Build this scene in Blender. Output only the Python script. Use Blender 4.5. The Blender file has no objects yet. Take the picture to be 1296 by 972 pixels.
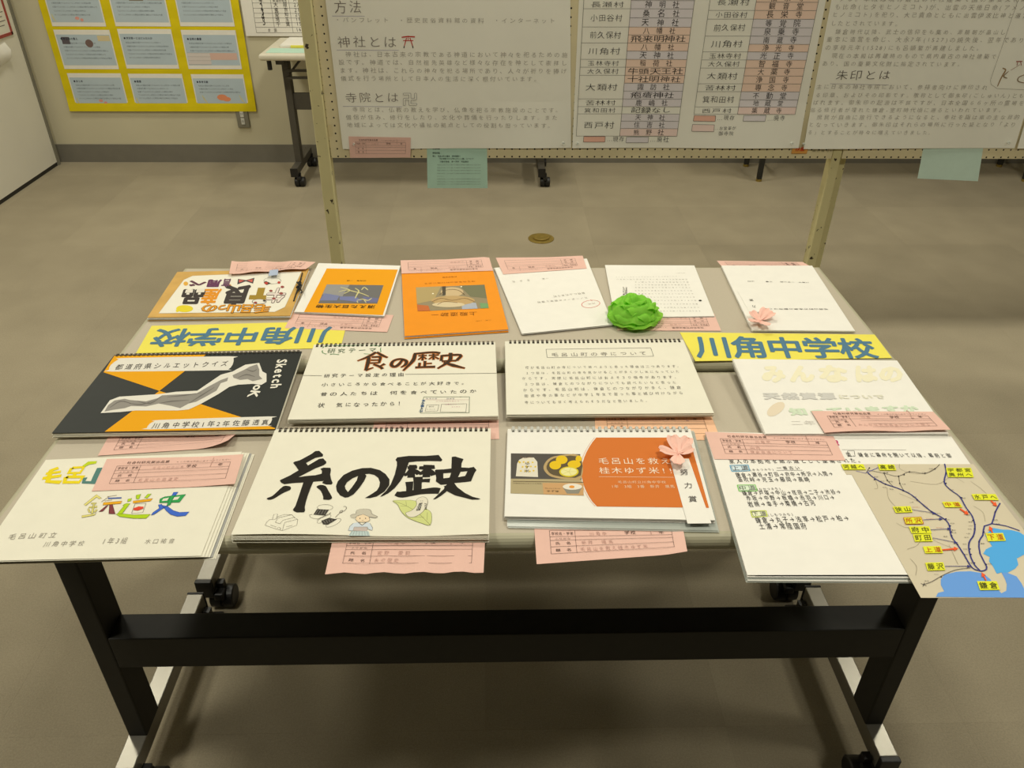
import bpy, bmesh, math, random
import numpy as np
from mathutils import Vector, Matrix
from mathutils.geometry import tessellate_polygon
random.seed(7)
SC = bpy.context.scene
COL = SC.collection

# ------------------------------------------------------------------ camera
FPX = 993.288
CAM = np.array([-0.02824, -0.79728, 1.48301])
PITCH, YAW, ROLL = 0.57987, 0.02809, 0.01011
cy, sy = math.cos(YAW), math.sin(YAW); cp, sp_ = math.cos(PITCH), math.sin(PITCH)
FW = np.array([sy*cp, cy*cp, -sp_]); R0 = np.array([cy, -sy, 0.0]); U0 = np.cross(R0, FW)
RT = math.cos(ROLL)*R0 + math.sin(ROLL)*U0; UP = -math.sin(ROLL)*R0 + math.cos(ROLL)*U0
cd = bpy.data.cameras.new('camera'); cam = bpy.data.objects.new('camera', cd); COL.objects.link(cam)
cam.matrix_world = Matrix(((RT[0], UP[0], -FW[0], CAM[0]), (RT[1], UP[1], -FW[1], CAM[1]),
                           (RT[2], UP[2], -FW[2], CAM[2]), (0, 0, 0, 1)))
cd.sensor_width = 36; cd.lens = FPX/1296*36; cd.clip_start = 0.05; cd.clip_end = 60
SC.camera = cam
# ------------------------------------------------------------------ world, exposure
SC.view_settings.view_transform = 'Standard'; SC.view_settings.look = 'None'
SC.view_settings.gamma = 1; SC.view_settings.exposure = 0.0
wd = bpy.data.worlds.new('world'); SC.world = wd; wd.use_nodes = True
wd.node_tree.nodes['Background'].inputs[0].default_value = (1, .93, .75, 1)
wd.node_tree.nodes['Background'].inputs[1].default_value = 0.005
CEIL = 2.6
LIGHTS = [(x, y, p) for y, p, xs in ((-.2, 14.5, (-1.25, .6, 2.6)), (1.7, 16.0, (-1.9, .1, 2.1)), (3.1, 11.5, (-1.9, .1, 2.1))) for x in xs]
LCOL = (1.0, .955, .79)

# ------------------------------------------------------------------ materials
MATS = {}
def lin(c):
    return tuple(((v/255)/12.92 if v/255 <= .04045 else ((v/255+.055)/1.055)**2.4) for v in c)
def mat(name, col, rough=.6, noise=0, scale=30, bump=0, bscale=200, metal=0, spec=.5, aniso=None, alpha=None):
    """col: sRGB 0-255 surface colour; noise: relative variation; bump: fine relief"""
    if name in MATS: return MATS[name]
    m = bpy.data.materials.new(name); m.use_nodes = True; nt = m.node_tree; b = nt.nodes['Principled BSDF']
    c = lin(col)
    b.inputs['Base Color'].default_value = (*c, 1); b.inputs['Roughness'].default_value = rough
    b.inputs['Metallic'].default_value = metal; b.inputs['Specular IOR Level'].default_value = spec
    tc = nt.nodes.new('ShaderNodeTexCoord')
    if noise:
        n = nt.nodes.new('ShaderNodeTexNoise'); n.inputs['Scale'].default_value = scale; n.inputs['Detail'].default_value = 4
        nt.links.new(tc.outputs['Object'], n.inputs['Vector'])
        r = nt.nodes.new('ShaderNodeValToRGB'); r.color_ramp.elements[0].position = .3; r.color_ramp.elements[1].position = .7
        r.color_ramp.elements[0].color = (*[v*(1-noise) for v in c], 1)
        r.color_ramp.elements[1].color = (*[min(1, v*(1+noise)) for v in c], 1)
        nt.links.new(n.outputs['Fac'], r.inputs[0]); nt.links.new(r.outputs[0], b.inputs['Base Color'])
    if bump:
        n2 = nt.nodes.new('ShaderNodeTexNoise'); n2.inputs['Scale'].default_value = bscale; n2.inputs['Detail'].default_value = 3
        nt.links.new(tc.outputs['Object'], n2.inputs['Vector'])
        bp = nt.nodes.new('ShaderNodeBump'); bp.inputs['Strength'].default_value = bump; bp.inputs['Distance'].default_value = .002
        nt.links.new(n2.outputs['Fac'], bp.inputs['Height']); nt.links.new(bp.outputs[0], b.inputs['Normal'])
    if alpha is not None: b.inputs['Alpha'].default_value = alpha
    MATS[name] = m
    return m
def ink(col):
    return mat('ink_%02x%02x%02x' % tuple(int(v) for v in col), col, .75, spec=.2)

M_PAPER = mat('white_paper', (236, 233, 226), .8, .015, 40, .05, 300, spec=.3)
M_PAPERC = mat('cream_drawing_paper', (232, 228, 212), .85, .015, 40, .08, 300, spec=.2)
M_PAPERP = mat('poster_paper', (240, 238, 226), .85, .02, 6, .1, 12, spec=.2)
M_PINK = mat('pink_slip_paper', (228, 187, 174), .8, .02, 40, .05, 300, spec=.2)
M_PEACH = mat('peach_slip_paper', (240, 193, 158), .8, .02, 40, .05, 300, spec=.2)
M_MINT = mat('mint_paper', (186, 220, 204), .8, .02, 40, .05, 300, spec=.2)
M_YEL = mat('yellow_banner_paper', (234, 222, 92), .75, .02, 20, spec=.3)
M_YEL2 = mat('yellow_poster_paper', (222, 202, 8), .7, .05, 8, .2, 10, spec=.3)
M_ORANGE = mat('orange_folder_card', (238, 148, 22), .7, .02, 30, .06, 250, spec=.3)
M_BLACKC = mat('black_cover_card', (34, 38, 36), .55, .05, 60, spec=.3)
M_TOP = mat('table_laminate', (186, 176, 158), .55, .02, 300, .03, 500, spec=.4)
M_EDGE = mat('table_edge_plastic', (178, 173, 148), .5, .02, 30, spec=.4)
M_EDGEW = mat('white_table_edge', (214, 208, 190), .5, .02, 30, spec=.4)
M_BLACK = mat('black_painted_steel', (40, 39, 35), .6, .08, 60, .05, 200, spec=.4)
M_GREY = mat('dark_grey_painted_steel', (78, 74, 66), .5, .06, 60, spec=.4)
M_SILV = mat('silver_painted_steel', (146, 142, 132), .33, .03, 60, metal=.55, spec=.5)
M_PLAST = mat('black_plastic', (26, 25, 25), .45, .1, 60, spec=.5)
M_WIRE = mat('dark_binding_wire', (70, 62, 52), .4, metal=.6)
M_WIREW = mat('white_plastic_ring', (214, 214, 208), .35, spec=.6)
M_WALL = mat('beige_wall_paint', (205, 198, 172), .85, .02, 5, .1, 90, spec=.2)
M_WHITEB = mat('white_partition_board', (224, 220, 208), .5, .015, 4, spec=.4)
M_BASE = mat('grey_vinyl_baseboard', (122, 118, 108), .6, .04, 20, spec=.3)
M_CEIL = mat('ceiling_paint', (130, 127, 118), .9, .02, 10)
M_FRAMEG = mat('grey_metal_trim', (130, 126, 112), .5, .04, 30)
M_BRASS = mat('aged_brass', (150, 128, 62), .45, .15, 60, metal=.5)
M_GREEN = mat('green_tissue_paper', (165, 236, 84), .65, .06, 60, .2, 90, spec=.3)
def translucent(m, amt):
    nt = m.node_tree; b = nt.nodes['Principled BSDF']; out = [n for n in nt.nodes if n.type == 'OUTPUT_MATERIAL'][0]
    tr = nt.nodes.new('ShaderNodeBsdfTranslucent'); tr.inputs[0].default_value = b.inputs['Base Color'].default_value
    mx = nt.nodes.new('ShaderNodeMixShader'); mx.inputs[0].default_value = amt
    nt.links.new(b.outputs[0], mx.inputs[1]); nt.links.new(tr.outputs[0], mx.inputs[2]); nt.links.new(mx.outputs[0], out.inputs[0])
translucent(M_GREEN, .5)
M_SAKURA = mat('pink_flower_paper', (246, 200, 186), .8, .02, 60, spec=.2)
M_CLEAR = mat('clear_pocket_film', (206, 212, 205), .18, alpha=.45, spec=.6)

def carpet_mat():
    m = mat('carpet_tile_pile', (155, 145, 124), .95, .10, 260, .5, 650, spec=.1); nt = m.node_tree; b = nt.nodes['Principled BSDF']
    src = b.inputs['Base Color'].links[0].from_socket
    n = nt.nodes.new('ShaderNodeTexNoise'); n.inputs['Scale'].default_value = 5; n.inputs['Detail'].default_value = 5
    ge = nt.nodes.new('ShaderNodeNewGeometry'); nt.links.new(ge.outputs['Position'], n.inputs['Vector'])
    oi = nt.nodes.new('ShaderNodeObjectInfo')
    mr = nt.nodes.new('ShaderNodeMapRange'); mr.inputs[3].default_value = .94; mr.inputs[4].default_value = 1.04
    nt.links.new(oi.outputs['Random'], mr.inputs[0])
    mr2 = nt.nodes.new('ShaderNodeMapRange'); mr2.inputs[1].default_value = .3; mr2.inputs[2].default_value = .7; mr2.inputs[3].default_value = .93; mr2.inputs[4].default_value = 1.06
    nt.links.new(n.outputs['Fac'], mr2.inputs[0])
    mu = nt.nodes.new('ShaderNodeMath'); mu.operation = 'MULTIPLY'
    nt.links.new(mr.outputs[0], mu.inputs[0]); nt.links.new(mr2.outputs[0], mu.inputs[1])
    vm = nt.nodes.new('ShaderNodeVectorMath'); vm.operation = 'SCALE'
    nt.links.new(src, vm.inputs[0]); nt.links.new(mu.outputs[0], vm.inputs['Scale']); nt.links.new(vm.outputs[0], b.inputs['Base Color'])
    return m
M_CARPET = carpet_mat()

def peg_mat():
    m = mat('pegboard_paint', (222, 210, 172), .7, .03, 15, spec=.3); nt = m.node_tree; b = nt.nodes['Principled BSDF']
    src = b.inputs['Base Color'].links[0].from_socket
    tc = nt.nodes.new('ShaderNodeTexCoord'); sx = nt.nodes.new('ShaderNodeSeparateXYZ'); nt.links.new(tc.outputs['Object'], sx.inputs[0])
    outs = []
    for k in ('X', 'Z'):
        d = nt.nodes.new('ShaderNodeMath'); d.operation = 'DIVIDE'; d.inputs[1].default_value = .0254; nt.links.new(sx.outputs[k], d.inputs[0])
        f = nt.nodes.new('ShaderNodeMath'); f.operation = 'FRACT'; nt.links.new(d.outputs[0], f.inputs[0])
        s = nt.nodes.new('ShaderNodeMath'); s.operation = 'SUBTRACT'; s.inputs[1].default_value = .5; nt.links.new(f.outputs[0], s.inputs[0])
        q = nt.nodes.new('ShaderNodeMath'); q.operation = 'MULTIPLY'; nt.links.new(s.outputs[0], q.inputs[0]); nt.links.new(s.outputs[0], q.inputs[1])
        outs.append(q)
    a = nt.nodes.new('ShaderNodeMath'); a.operation = 'ADD'; nt.links.new(outs[0].outputs[0], a.inputs[0]); nt.links.new(outs[1].outputs[0], a.inputs[1])
    l = nt.nodes.new('ShaderNodeMath'); l.operation = 'LESS_THAN'; l.inputs[1].default_value = .0125; nt.links.new(a.outputs[0], l.inputs[0])
    mx = nt.nodes.new('ShaderNodeMixRGB'); nt.links.new(l.outputs[0], mx.inputs[0]); nt.links.new(src, mx.inputs[1]); mx.inputs[2].default_value = (.012, .01, .008, 1)
    nt.links.new(mx.outputs[0], b.inputs['Base Color'])
    return m
M_PEG = peg_mat()
def chipped():
    m = mat('chipped_cream_steel', (206, 197, 150), .5, .03, 15, spec=.4); nt = m.node_tree; b = nt.nodes['Principled BSDF']
    src = b.inputs['Base Color'].links[0].from_socket
    n = nt.nodes.new('ShaderNodeTexNoise'); n.inputs['Scale'].default_value = 38; n.inputs['Detail'].default_value = 6
    ge = nt.nodes.new('ShaderNodeNewGeometry'); nt.links.new(ge.outputs['Position'], n.inputs['Vector'])
    l = nt.nodes.new('ShaderNodeMath'); l.operation = 'GREATER_THAN'; l.inputs[1].default_value = .655; nt.links.new(n.outputs['Fac'], l.inputs[0])
    mx = nt.nodes.new('ShaderNodeMixRGB'); nt.links.new(l.outputs[0], mx.inputs[0]); nt.links.new(src, mx.inputs[1]); mx.inputs[2].default_value = (.05, .035, .02, 1)
    nt.links.new(mx.outputs[0], b.inputs['Base Color'])
    return m
M_CHIP = chipped()
def wood_mat():
    m = mat('tan_album_cover', (205, 162, 84), .6, .12, 18, .1, 120, spec=.4)
    return m
M_WOOD = wood_mat()

# ------------------------------------------------------------------ object helpers
def link(name, verts, faces, mats, parent=None, mi=None, smooth=False, loc=None):
    me = bpy.data.meshes.new(name); me.from_pydata([tuple(map(float, v)) for v in verts], [], [tuple(f) for f in faces])
    for m in (mats if isinstance(mats, (list, tuple)) else [mats]): me.materials.append(m)
    if mi is not None: me.polygons.foreach_set('material_index', mi)
    if smooth: me.polygons.foreach_set('use_smooth', [True]*len(me.polygons))
    me.update()
    o = bpy.data.objects.new(name, me); COL.objects.link(o)
    if parent is not None:
        o.parent = parent
        o.matrix_parent_inverse = Matrix.Translation(-Vector(parent.location))
    return o
def tag(o, label=None, cat=None, group=None, kind=None):
    if label: o['label'] = label
    if cat: o['category'] = cat
    if group: o['group'] = group
    if kind: o['kind'] = kind
    return o
def thing(name, label, cat, loc=(0, 0, 0), group=None):
    o = bpy.data.objects.new(name, None); COL.objects.link(o); o.location = loc; o.empty_display_size = .05
    return tag(o, label, cat, group)
class MB:
    def __init__(s): s.v = []; s.f = []
    def box(s, x0, x1, y0, y1, z0, z1):
        n = len(s.v)
        s.v += [(x, y, z) for z in (z0, z1) for (x, y) in ((x0, y0), (x1, y0), (x1, y1), (x0, y1))]
        s.f += [tuple(n+i for i in q) for q in ((3, 2, 1, 0), (4, 5, 6, 7), (0, 1, 5, 4), (1, 2, 6, 5), (2, 3, 7, 6), (3, 0, 4, 7))]
        return s
    def tube(s, pts, r, k=8, closed=False):
        pts = [Vector(p) for p in pts]; n0 = len(s.v); n = len(pts)
        for i, p in enumerate(pts):
            if closed: d = (pts[(i+1) % n]-pts[i-1])
            else: d = pts[min(i+1, n-1)]-pts[max(i-1, 0)]
            d.normalize(); a = d.cross(Vector((0, 0, 1)))
            if a.length < .1: a = d.cross(Vector((1, 0, 0)))
            a.normalize(); b = d.cross(a)
            rr = r[i] if isinstance(r, (list, tuple)) else r
            for j in range(k):
                t = 2*math.pi*j/k; s.v.append(tuple(p+a*math.cos(t)*rr+b*math.sin(t)*rr))
        for i in range(n if closed else n-1):
            for j in range(k):
                a0 = n0+i*k+j; a1 = n0+i*k+(j+1) % k; b0 = n0+((i+1) % n)*k+j; b1 = n0+((i+1) % n)*k+(j+1) % k
                s.f.append((a0, a1, b1, b0))
        if not closed:
            s.f.append(tuple(n0+j for j in range(k))[::-1]); s.f.append(tuple(n0+(n-1)*k+j for j in range(k)))
        return s
    def build(s, name, m, parent=None, smooth=False, bevel=0, seg=2):
        o = link(name, s.v, s.f, m, parent, smooth=smooth)
        if bevel:
            bm = bmesh.new(); bm.from_mesh(o.data)
            bmesh.ops.bevel(bm, geom=bm.edges[:], offset=bevel, segments=seg, affect='EDGES', profile=.5)
            bm.to_mesh(o.data); bm.free()
        return o
def box(name, b, m, parent=None, bevel=0): return MB().box(*b).build(name, m, parent, bevel=bevel)

# ------------------------------------------------------------------ planes the papers lie on
def ray(px, py):
    d = RT*((px-648)/FPX) - UP*((py-486)/FPX) + FW
    return d
class Plane:
    def __init__(s, o, ux, uy):
        s.o = np.array(o, float); s.ux = np.array(ux, float)/np.linalg.norm(ux); s.uy = np.array(uy, float); s.uy -= s.ux*(s.uy@s.ux); s.uy /= np.linalg.norm(s.uy)
        s.n = np.cross(s.ux, s.uy)
    def hit(s, p, off=0):
        d = ray(*p); t = ((s.o+s.n*off-CAM)@s.n)/(d@s.n); q = CAM+d*t-s.o
        return np.array([q@s.ux, q@s.uy])
    def at(s, ab, h):
        ab = np.atleast_2d(ab); h = np.broadcast_to(np.asarray(h, float), (len(ab),))
        return s.o + ab[:, :1]*s.ux + ab[:, 1:2]*s.uy + h[:, None]*s.n
def flat(z): return Plane((0, 0, z), (1, 0, 0), (0, 1, 0))
def upright(y): return Plane((0, y, 0), (1, 0, 0), (0, 0, 1))
def tilt(z0, y0, z1, y1): return Plane((0, y0, z0), (1, 0, 0), (0, y1-y0, z1-z0))

def bil(q, u, v):
    u = np.asarray(u, float)[..., None]; v = np.asarray(v, float)[..., None]
    return q[0]*(1-u)*(1-v)+q[1]*u*(1-v)+q[2]*u*v+q[3]*(1-u)*v
def invbil(q, ab):
    ab = np.atleast_2d(ab); uv = np.full((len(ab), 2), .5)
    for _ in range(6):
        u, v = uv[:, 0], uv[:, 1]
        r = bil(q, u, v)-ab
        du = (q[1]-q[0])[None]*(1-v)[:, None]+(q[2]-q[3])[None]*v[:, None]
        dv = (q[3]-q[0])[None]*(1-u)[:, None]+(q[2]-q[1])[None]*u[:, None]
        det = du[:, 0]*dv[:, 1]-du[:, 1]*dv[:, 0]
        uv[:, 0] -= (r[:, 0]*dv[:, 1]-r[:, 1]*dv[:, 0])/det
        uv[:, 1] -= (du[:, 0]*r[:, 1]-du[:, 1]*r[:, 0])/det
    return uv
class Sheet:
    """corners in reading order TL,TR,BR,BL; curl(u,v) = extra height"""
    def __init__(s, P, quad, curl=None, crop=None):
        s.P = P; s.crop = crop or (0, 0, 1)
        s.curl = curl
        s.q = np.array([P.hit(s.px(p)) for p in quad])
    def px(s, p): return (s.crop[0]+p[0]/s.crop[2], s.crop[1]+p[1]/s.crop[2])
    def height(s, ab):
        if s.curl is None: return np.zeros(len(np.atleast_2d(ab)))
        uv = invbil(s.q, ab)
        return np.array([s.curl(u, v) for u, v in uv])
    def hit(s, p):
        h = 0
        for _ in range(4 if s.curl else 1):
            ab = s.P.hit(p, h)
            if s.curl: h = float(s.height(ab)[0])
        return ab
    def solid(s, name, t, m, parent=None, nu=1, nv=1, drop=0, grow=0, shift=(0, 0), smooth=False):
        """t = thickness below the writing surface; drop lowers it; grow enlarges (m)"""
        if s.curl and nu == 1: nu, nv = 16, 12
        q = s.q.copy(); c = q.mean(0)
        if grow: q = c+(q-c)*(1+grow/np.linalg.norm(q-c, axis=1)[:, None])
        q = q+np.array(shift)
        U, V = np.meshgrid(np.linspace(0, 1, nu+1), np.linspace(0, 1, nv+1)); ab = bil(q, U.ravel(), V.ravel())
        h = np.array([s.curl(a, b) for a, b in zip(U.ravel(), V.ravel())]) if s.curl else np.zeros(len(ab))
        top = s.P.at(ab, h-drop); bot = s.P.at(ab, h-drop-t); N = len(top); W = nu+1
        area = (q[1]-q[0])[0]*(q[3]-q[0])[1]-(q[1]-q[0])[1]*(q[3]-q[0])[0]
        f = []
        for j in range(nv):
            for i in range(nu):
                a = j*W+i; b = a+1; c2 = a+W+1; d = a+W
                f.append((d, c2, b, a)); f.append((a+N, b+N, c2+N, d+N))
        rim = [i for i in range(nu+1)]+[j*W+nu for j in range(1, nv+1)]+[nv*W+i for i in range(nu-1, -1, -1)]+[j*W for j in range(nv-1, 0, -1)]
        for i in range(len(rim)):
            a, b = rim[i], rim[(i+1) % len(rim)]; f.append((a, b, b+N, a+N))
        if area > 0: f = [x[::-1] for x in f]
        return link(name, np.vstack([top, bot]), f, m, parent, smooth=False)

# ------------------------------------------------------------------ writing
GLY = {}; WANT = []
def spl(pts, n=6, closed=False):
    P = [np.array(p, float) for p in pts]; out = []; N = len(P)
    if N < 3: return P
    for i in range(N if closed else N-1):
        p0 = P[i-1] if (i > 0 or closed) else P[i]*2-P[i+1]
        p1 = P[i]; p2 = P[(i+1) % N]
        p3 = P[(i+2) % N] if (closed or i+2 < N) else p2*2-p1
        for k in range(n):
            t = k/n
            out.append(.5*((2*p1)+(-p0+p2)*t+(2*p0-5*p1+4*p2-p3)*t*t+(-p0+3*p1-3*p2+p3)*t**3))
    if not closed: out.append(P[-1])
    return out
class Ink:
    def __init__(s, sheet, parent, name='writing', crop=None, uv=False):
        s.S = sheet; s.parent = parent; s.name = name; s.crop = crop or sheet.crop; s.uv = uv
        s.items = []; WANT.append(s)
        s.ab = []; s.off = []; s.f = []; s.mi = []; s.mats = []; s.n = 0
    def T(s, p):
        if s.uv: return bil(s.S.q, p[0], p[1])
        c = s.crop; return s.S.hit((c[0]+p[0]/c[2], c[1]+p[1]/c[2]))
    def mid(s, col):
        m = ink(col) if isinstance(col, tuple) else col
        if m not in s.mats: s.mats.append(m)
        return s.mats.index(m)
    def add(s, ab, faces, col, layer):
        ab = np.asarray(ab); s.ab.append(ab); s.cnt = getattr(s, 'cnt', 0)+1; s.off.append(np.full(len(ab), .00022+.00013*layer+7e-6*(s.cnt % 17)))
        i = s.mid(col); s.f += [tuple(int(x)+s.n for x in f) for f in faces]; s.mi += [i]*len(faces); s.n += len(ab)
    # --- shapes (immediate)
    def poly(s, loops, col, layer=1, smooth=0, closed=True):
        if not isinstance(loops[0][0], (tuple, list, np.ndarray)): loops = [loops]
        L = []
        for lp in loops:
            q = spl(lp, smooth, True) if smooth else lp
            L.append([s.T(p) for p in q])
        tr = tessellate_polygon([[Vector((p[0], p[1], 0)) for p in lp] for lp in L])
        ab = [np.array(p, float) for lp in L for p in lp]; tr = [tuple(t_) for t_ in tr]
        if s.S.curl:      # follow the bend of the paper
            for _ in range(7):
                out = []; done = True
                for (a, b, c) in tr:
                    e = [np.linalg.norm(ab[a]-ab[b]), np.linalg.norm(ab[b]-ab[c]), np.linalg.norm(ab[c]-ab[a])]; k = int(np.argmax(e))
                    if e[k] > .022:
                        a, b, c = ((a, b, c), (b, c, a), (c, a, b))[k]; ab.append((ab[a]+ab[b])/2); m_ = len(ab)-1; out += [(a, m_, c), (m_, b, c)]; done = False
                    else: out.append((a, b, c))
                tr = out
                if done: break
        s.add(ab, tr, col, layer); return s
    def rib(s, pts, w, col, layer=2, smooth=0, closed=False):
        q = spl(pts, smooth, closed) if smooth else pts
        A = [np.array(s.T(p)) for p in q]
        if closed: A.append(A[0])
        n = len(A); W = w if isinstance(w, (list, tuple)) else [w, w]
        ab = []
        for i, a in enumerate(A):
            if closed: d = A[(i+1) % (n-1)]-A[(i-1) % (n-1)] if i not in (0, n-1) else A[1]-A[n-2]
            else: d = A[min(i+1, n-1)]-A[max(i-1, 0)]
            L = np.linalg.norm(d); d = d/L if L > 1e-9 else np.array([1., 0])
            t = i/(n-1)*(len(W)-1); k = min(int(t), len(W)-2); wi = W[k]+(W[k+1]-W[k])*(t-k)
            nn = np.array([-d[1], d[0]])*wi*.0005
            # sharpen mitre
            ab += [a+nn, a-nn]
        s.add(ab, [(2*i, 2*i+1, 2*i+3, 2*i+2) for i in range(n-1)], col, layer); return s
    def line(s, a, b, w, col, layer=2): return s.rib([a, b], w, col, layer)
    def frame(s, quad, w, col, layer=2):
        for i in range(4): s.line(quad[i], quad[(i+1) % 4], w, col, layer)
        return s
    def ell(s, c, rx, ry, col, layer=1, ring=0, n=20, rot=0):
        pts = [(c[0]+rx*math.cos(2*math.pi*i/n)*math.cos(rot)-ry*math.sin(2*math.pi*i/n)*math.sin(rot),
                c[1]+rx*math.cos(2*math.pi*i/n)*math.sin(rot)+ry*math.sin(2*math.pi*i/n)*math.cos(rot)) for i in range(n)]
        return s.rib(pts, ring, col, layer, closed=True) if ring else s.poly(pts, col, layer)
    # --- text (deferred until glyphs exist)
    def text(s, st, p0, p1, col, asp=1.0, b=0, jit=0, thin=False, fill=.92, layer=3, vert=False):
        s.items.append(('l', st, s.T(p0), s.T(p1), col, asp, b, jit, thin, fill, layer, vert)); [GLY.setdefault((c, thin)) for c in st if c not in ' 　']; return s
    def quad(s, st, q, col, b=0, jit=0, thin=False, fill=1.0, layer=3):
        s.items.append(('q', st, [s.T(p) for p in q], None, col, 1, b, jit, thin, fill, layer, False)); [GLY.setdefault((c, thin)) for c in st if c not in ' 　']; return s
    def rows(s, n, p0, p1, dv, lens, col, **k): pass
    def finish(s):
        for kind, st, A, B, col, asp, b, jit, thin, fill, layer, vert in s.items:
            w = [(.58 if ord(c) < 128 else 1.0) for c in st]
            if vert: w = [1.0]*len(st)
            tot = sum(w); x = 0
            if kind == 'l':
                e = B-A; L = np.linalg.norm(e); e = e/L; upv = np.array([-e[1], e[0]])
                if s.S.P_flip: upv = -upv
                cell = L/tot; H = cell*asp
            for c, wi in zip(st, w):
                x0 = x; x += wi
                if c in ' 　': continue
                V, F = GLY[(c, thin)]
                g = V.copy()
                if len(g) == 0: continue
                g[:, 1] += .12      # 0..1 vertical
                if wi < 1: g[:, 0] = (g[:, 0]-(g[:, 0].max()+g[:, 0].min())/2)+.5*wi; cx = .5*wi
                else: cx = .5
                if jit:
                    a = random.uniform(-1, 1)*jit*.09; sc = 1+random.uniform(-1, .3)*jit*.12
                    cc = np.array([cx, .5]); M = np.array([[math.cos(a), -math.sin(a)], [math.sin(a), math.cos(a)]])
                    g = (g-cc)@M.T*sc+cc+np.array([random.uniform(-1, 1), random.uniform(-1, 1)])*.04*jit
                g = (g-np.array([cx, .5]))*(np.array([fill*.86, fill*1.30]) if (jit and abs(s.S.P.n[2]) > .5) else fill)+np.array([cx, .5])
                for dx, dy in ([(0, 0)] if not b else [(b, 0), (-b, 0), (0, b), (0, -b), (.7*b, .7*b), (-.7*b, .7*b), (.7*b, -.7*b), (-.7*b, -.7*b)]):
                    h = g+np.array([dx, dy])
                    if kind == 'l':
                        if vert:   # characters stacked along the line, each upright across it
                            X = (1-h[:, 1]); ab = A+np.outer(e, (x0+X)*cell).T+np.outer(upv, (h[:, 0]-.5)*H).T
                        else:
                            ab = A+np.outer(e, (x0+h[:, 0])*cell).T+np.outer(upv, (h[:, 1]-.04)*H).T
                    else:
                        q = np.array(A); ab = bil(q, (x0+h[:, 0])/tot, 1-h[:, 1])
                    s.add(ab, F, col, layer)
        if not s.ab: return None
        ab = np.vstack(s.ab); off = np.concatenate(s.off)+s.S.height(ab)
        v = s.S.P.at(ab, off)
        return link(s.name, v, s.f, s.mats, s.parent, mi=s.mi)
Sheet.P_flip = False
def flush():
    obs = []
    for (c, thin) in GLY:
        cu = bpy.data.curves.new('glyph', 'FONT'); cu.body = c; cu.size = 1; cu.resolution_u = 2; cu.offset = -.008 if thin else 0
        o = bpy.data.objects.new('glyph', cu); COL.objects.link(o); obs.append(((c, thin), o))
    dg = bpy.context.evaluated_depsgraph_get()
    for k, o in obs:
        me = bpy.data.meshes.new_from_object(o.evaluated_get(dg))
        V = np.zeros(len(me.vertices)*3); me.vertices.foreach_get('co', V)
        GLY[k] = (V.reshape(-1, 3)[:, :2].copy(), [tuple(p.vertices) for p in me.polygons]); bpy.data.meshes.remove(me)
    for k, o in obs:
        cu = o.data; bpy.data.objects.remove(o); bpy.data.curves.remove(cu)
    for w in WANT: w.finish()

# ================================================================== STRUCTURE
FX0, FX1, FY0, FY1 = -2.62, 5.6, -6.0, 3.92
fl = tag(box('floor', (FX0, FX1, FY0, FY1, -.12, -.008), M_FRAMEG), kind='structure')
tile = None
y = .165-.5*3
while y < FY1:
    x = -2.62+.02
    x = -3.05
    while x < FX1:
        a0, a1, b0, b1 = max(x, FX0), min(x+.5, FX1), y, min(y+.5, FY1)
        if a1-a0 > .02 and not (y < -1.2):
            full = (a1-a0 > .499 and b1-b0 > .499)
            if full and tile is not None:
                o = tile.copy(); COL.objects.link(o); o.location = (x, y, 0)
            else:
                o = box('carpet_tile', (.0001, a1-a0-.0001, .0001, b1-b0-.0001, -.008, 0), M_CARPET, None)
                o.location = (a0, y, 0)
                if full: tile = o
            o.parent = fl
        x += .5
    y += .5
tag(box('wall_back', (FX0-.1, FX1+.1, FY1, FY1+.1, -.12, CEIL), M_WALL), kind='structure')
tag(box('wall_right', (FX1, FX1+.1, FY0, FY1, -.12, CEIL), M_WALL), kind='structure')
tag(box('wall_front', (FX0-.1, FX1+.1, FY0-.1, FY0, -.12, CEIL), M_BASE), kind='structure')
tag(box('ceiling', (FX0-.1, FX1+.1, FY0-.1, FY1+.1, CEIL, CEIL+.1), M_CEIL), kind='structure')
wl = tag(box('wall_left', (FX0-.1, FX0, FY0, FY1, -.12, CEIL), M_WALL), kind='structure')
tag(box('baseboard_back', (FX0, FX1, FY1-.008, FY1, 0, .105), M_BASE), kind='structure')
# white sliding partition standing in front of the left wall, with its grey corner post
pt = tag(box('trim_1', (FX0, -2.585, 3.862, 3.868, 0, CEIL), M_FRAMEG), kind='structure')
pn = thing('white_partition', 'tall white partition panel along the left wall with a dark bottom seal', 'partition', (-2.6, 2.0, 0))
box('panel', (-2.618, -2.592, -1.0, 3.845, .022, CEIL-.02), M_WHITEB, pn)
box('bottom_seal', (-2.616, -2.595, -1.0, 3.86, 0, .022), M_PLAST, pn)
box('edge_strip', (-2.619, -2.588, 3.846, 3.861, .0, CEIL-.02), M_FRAMEG, pn)

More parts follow.
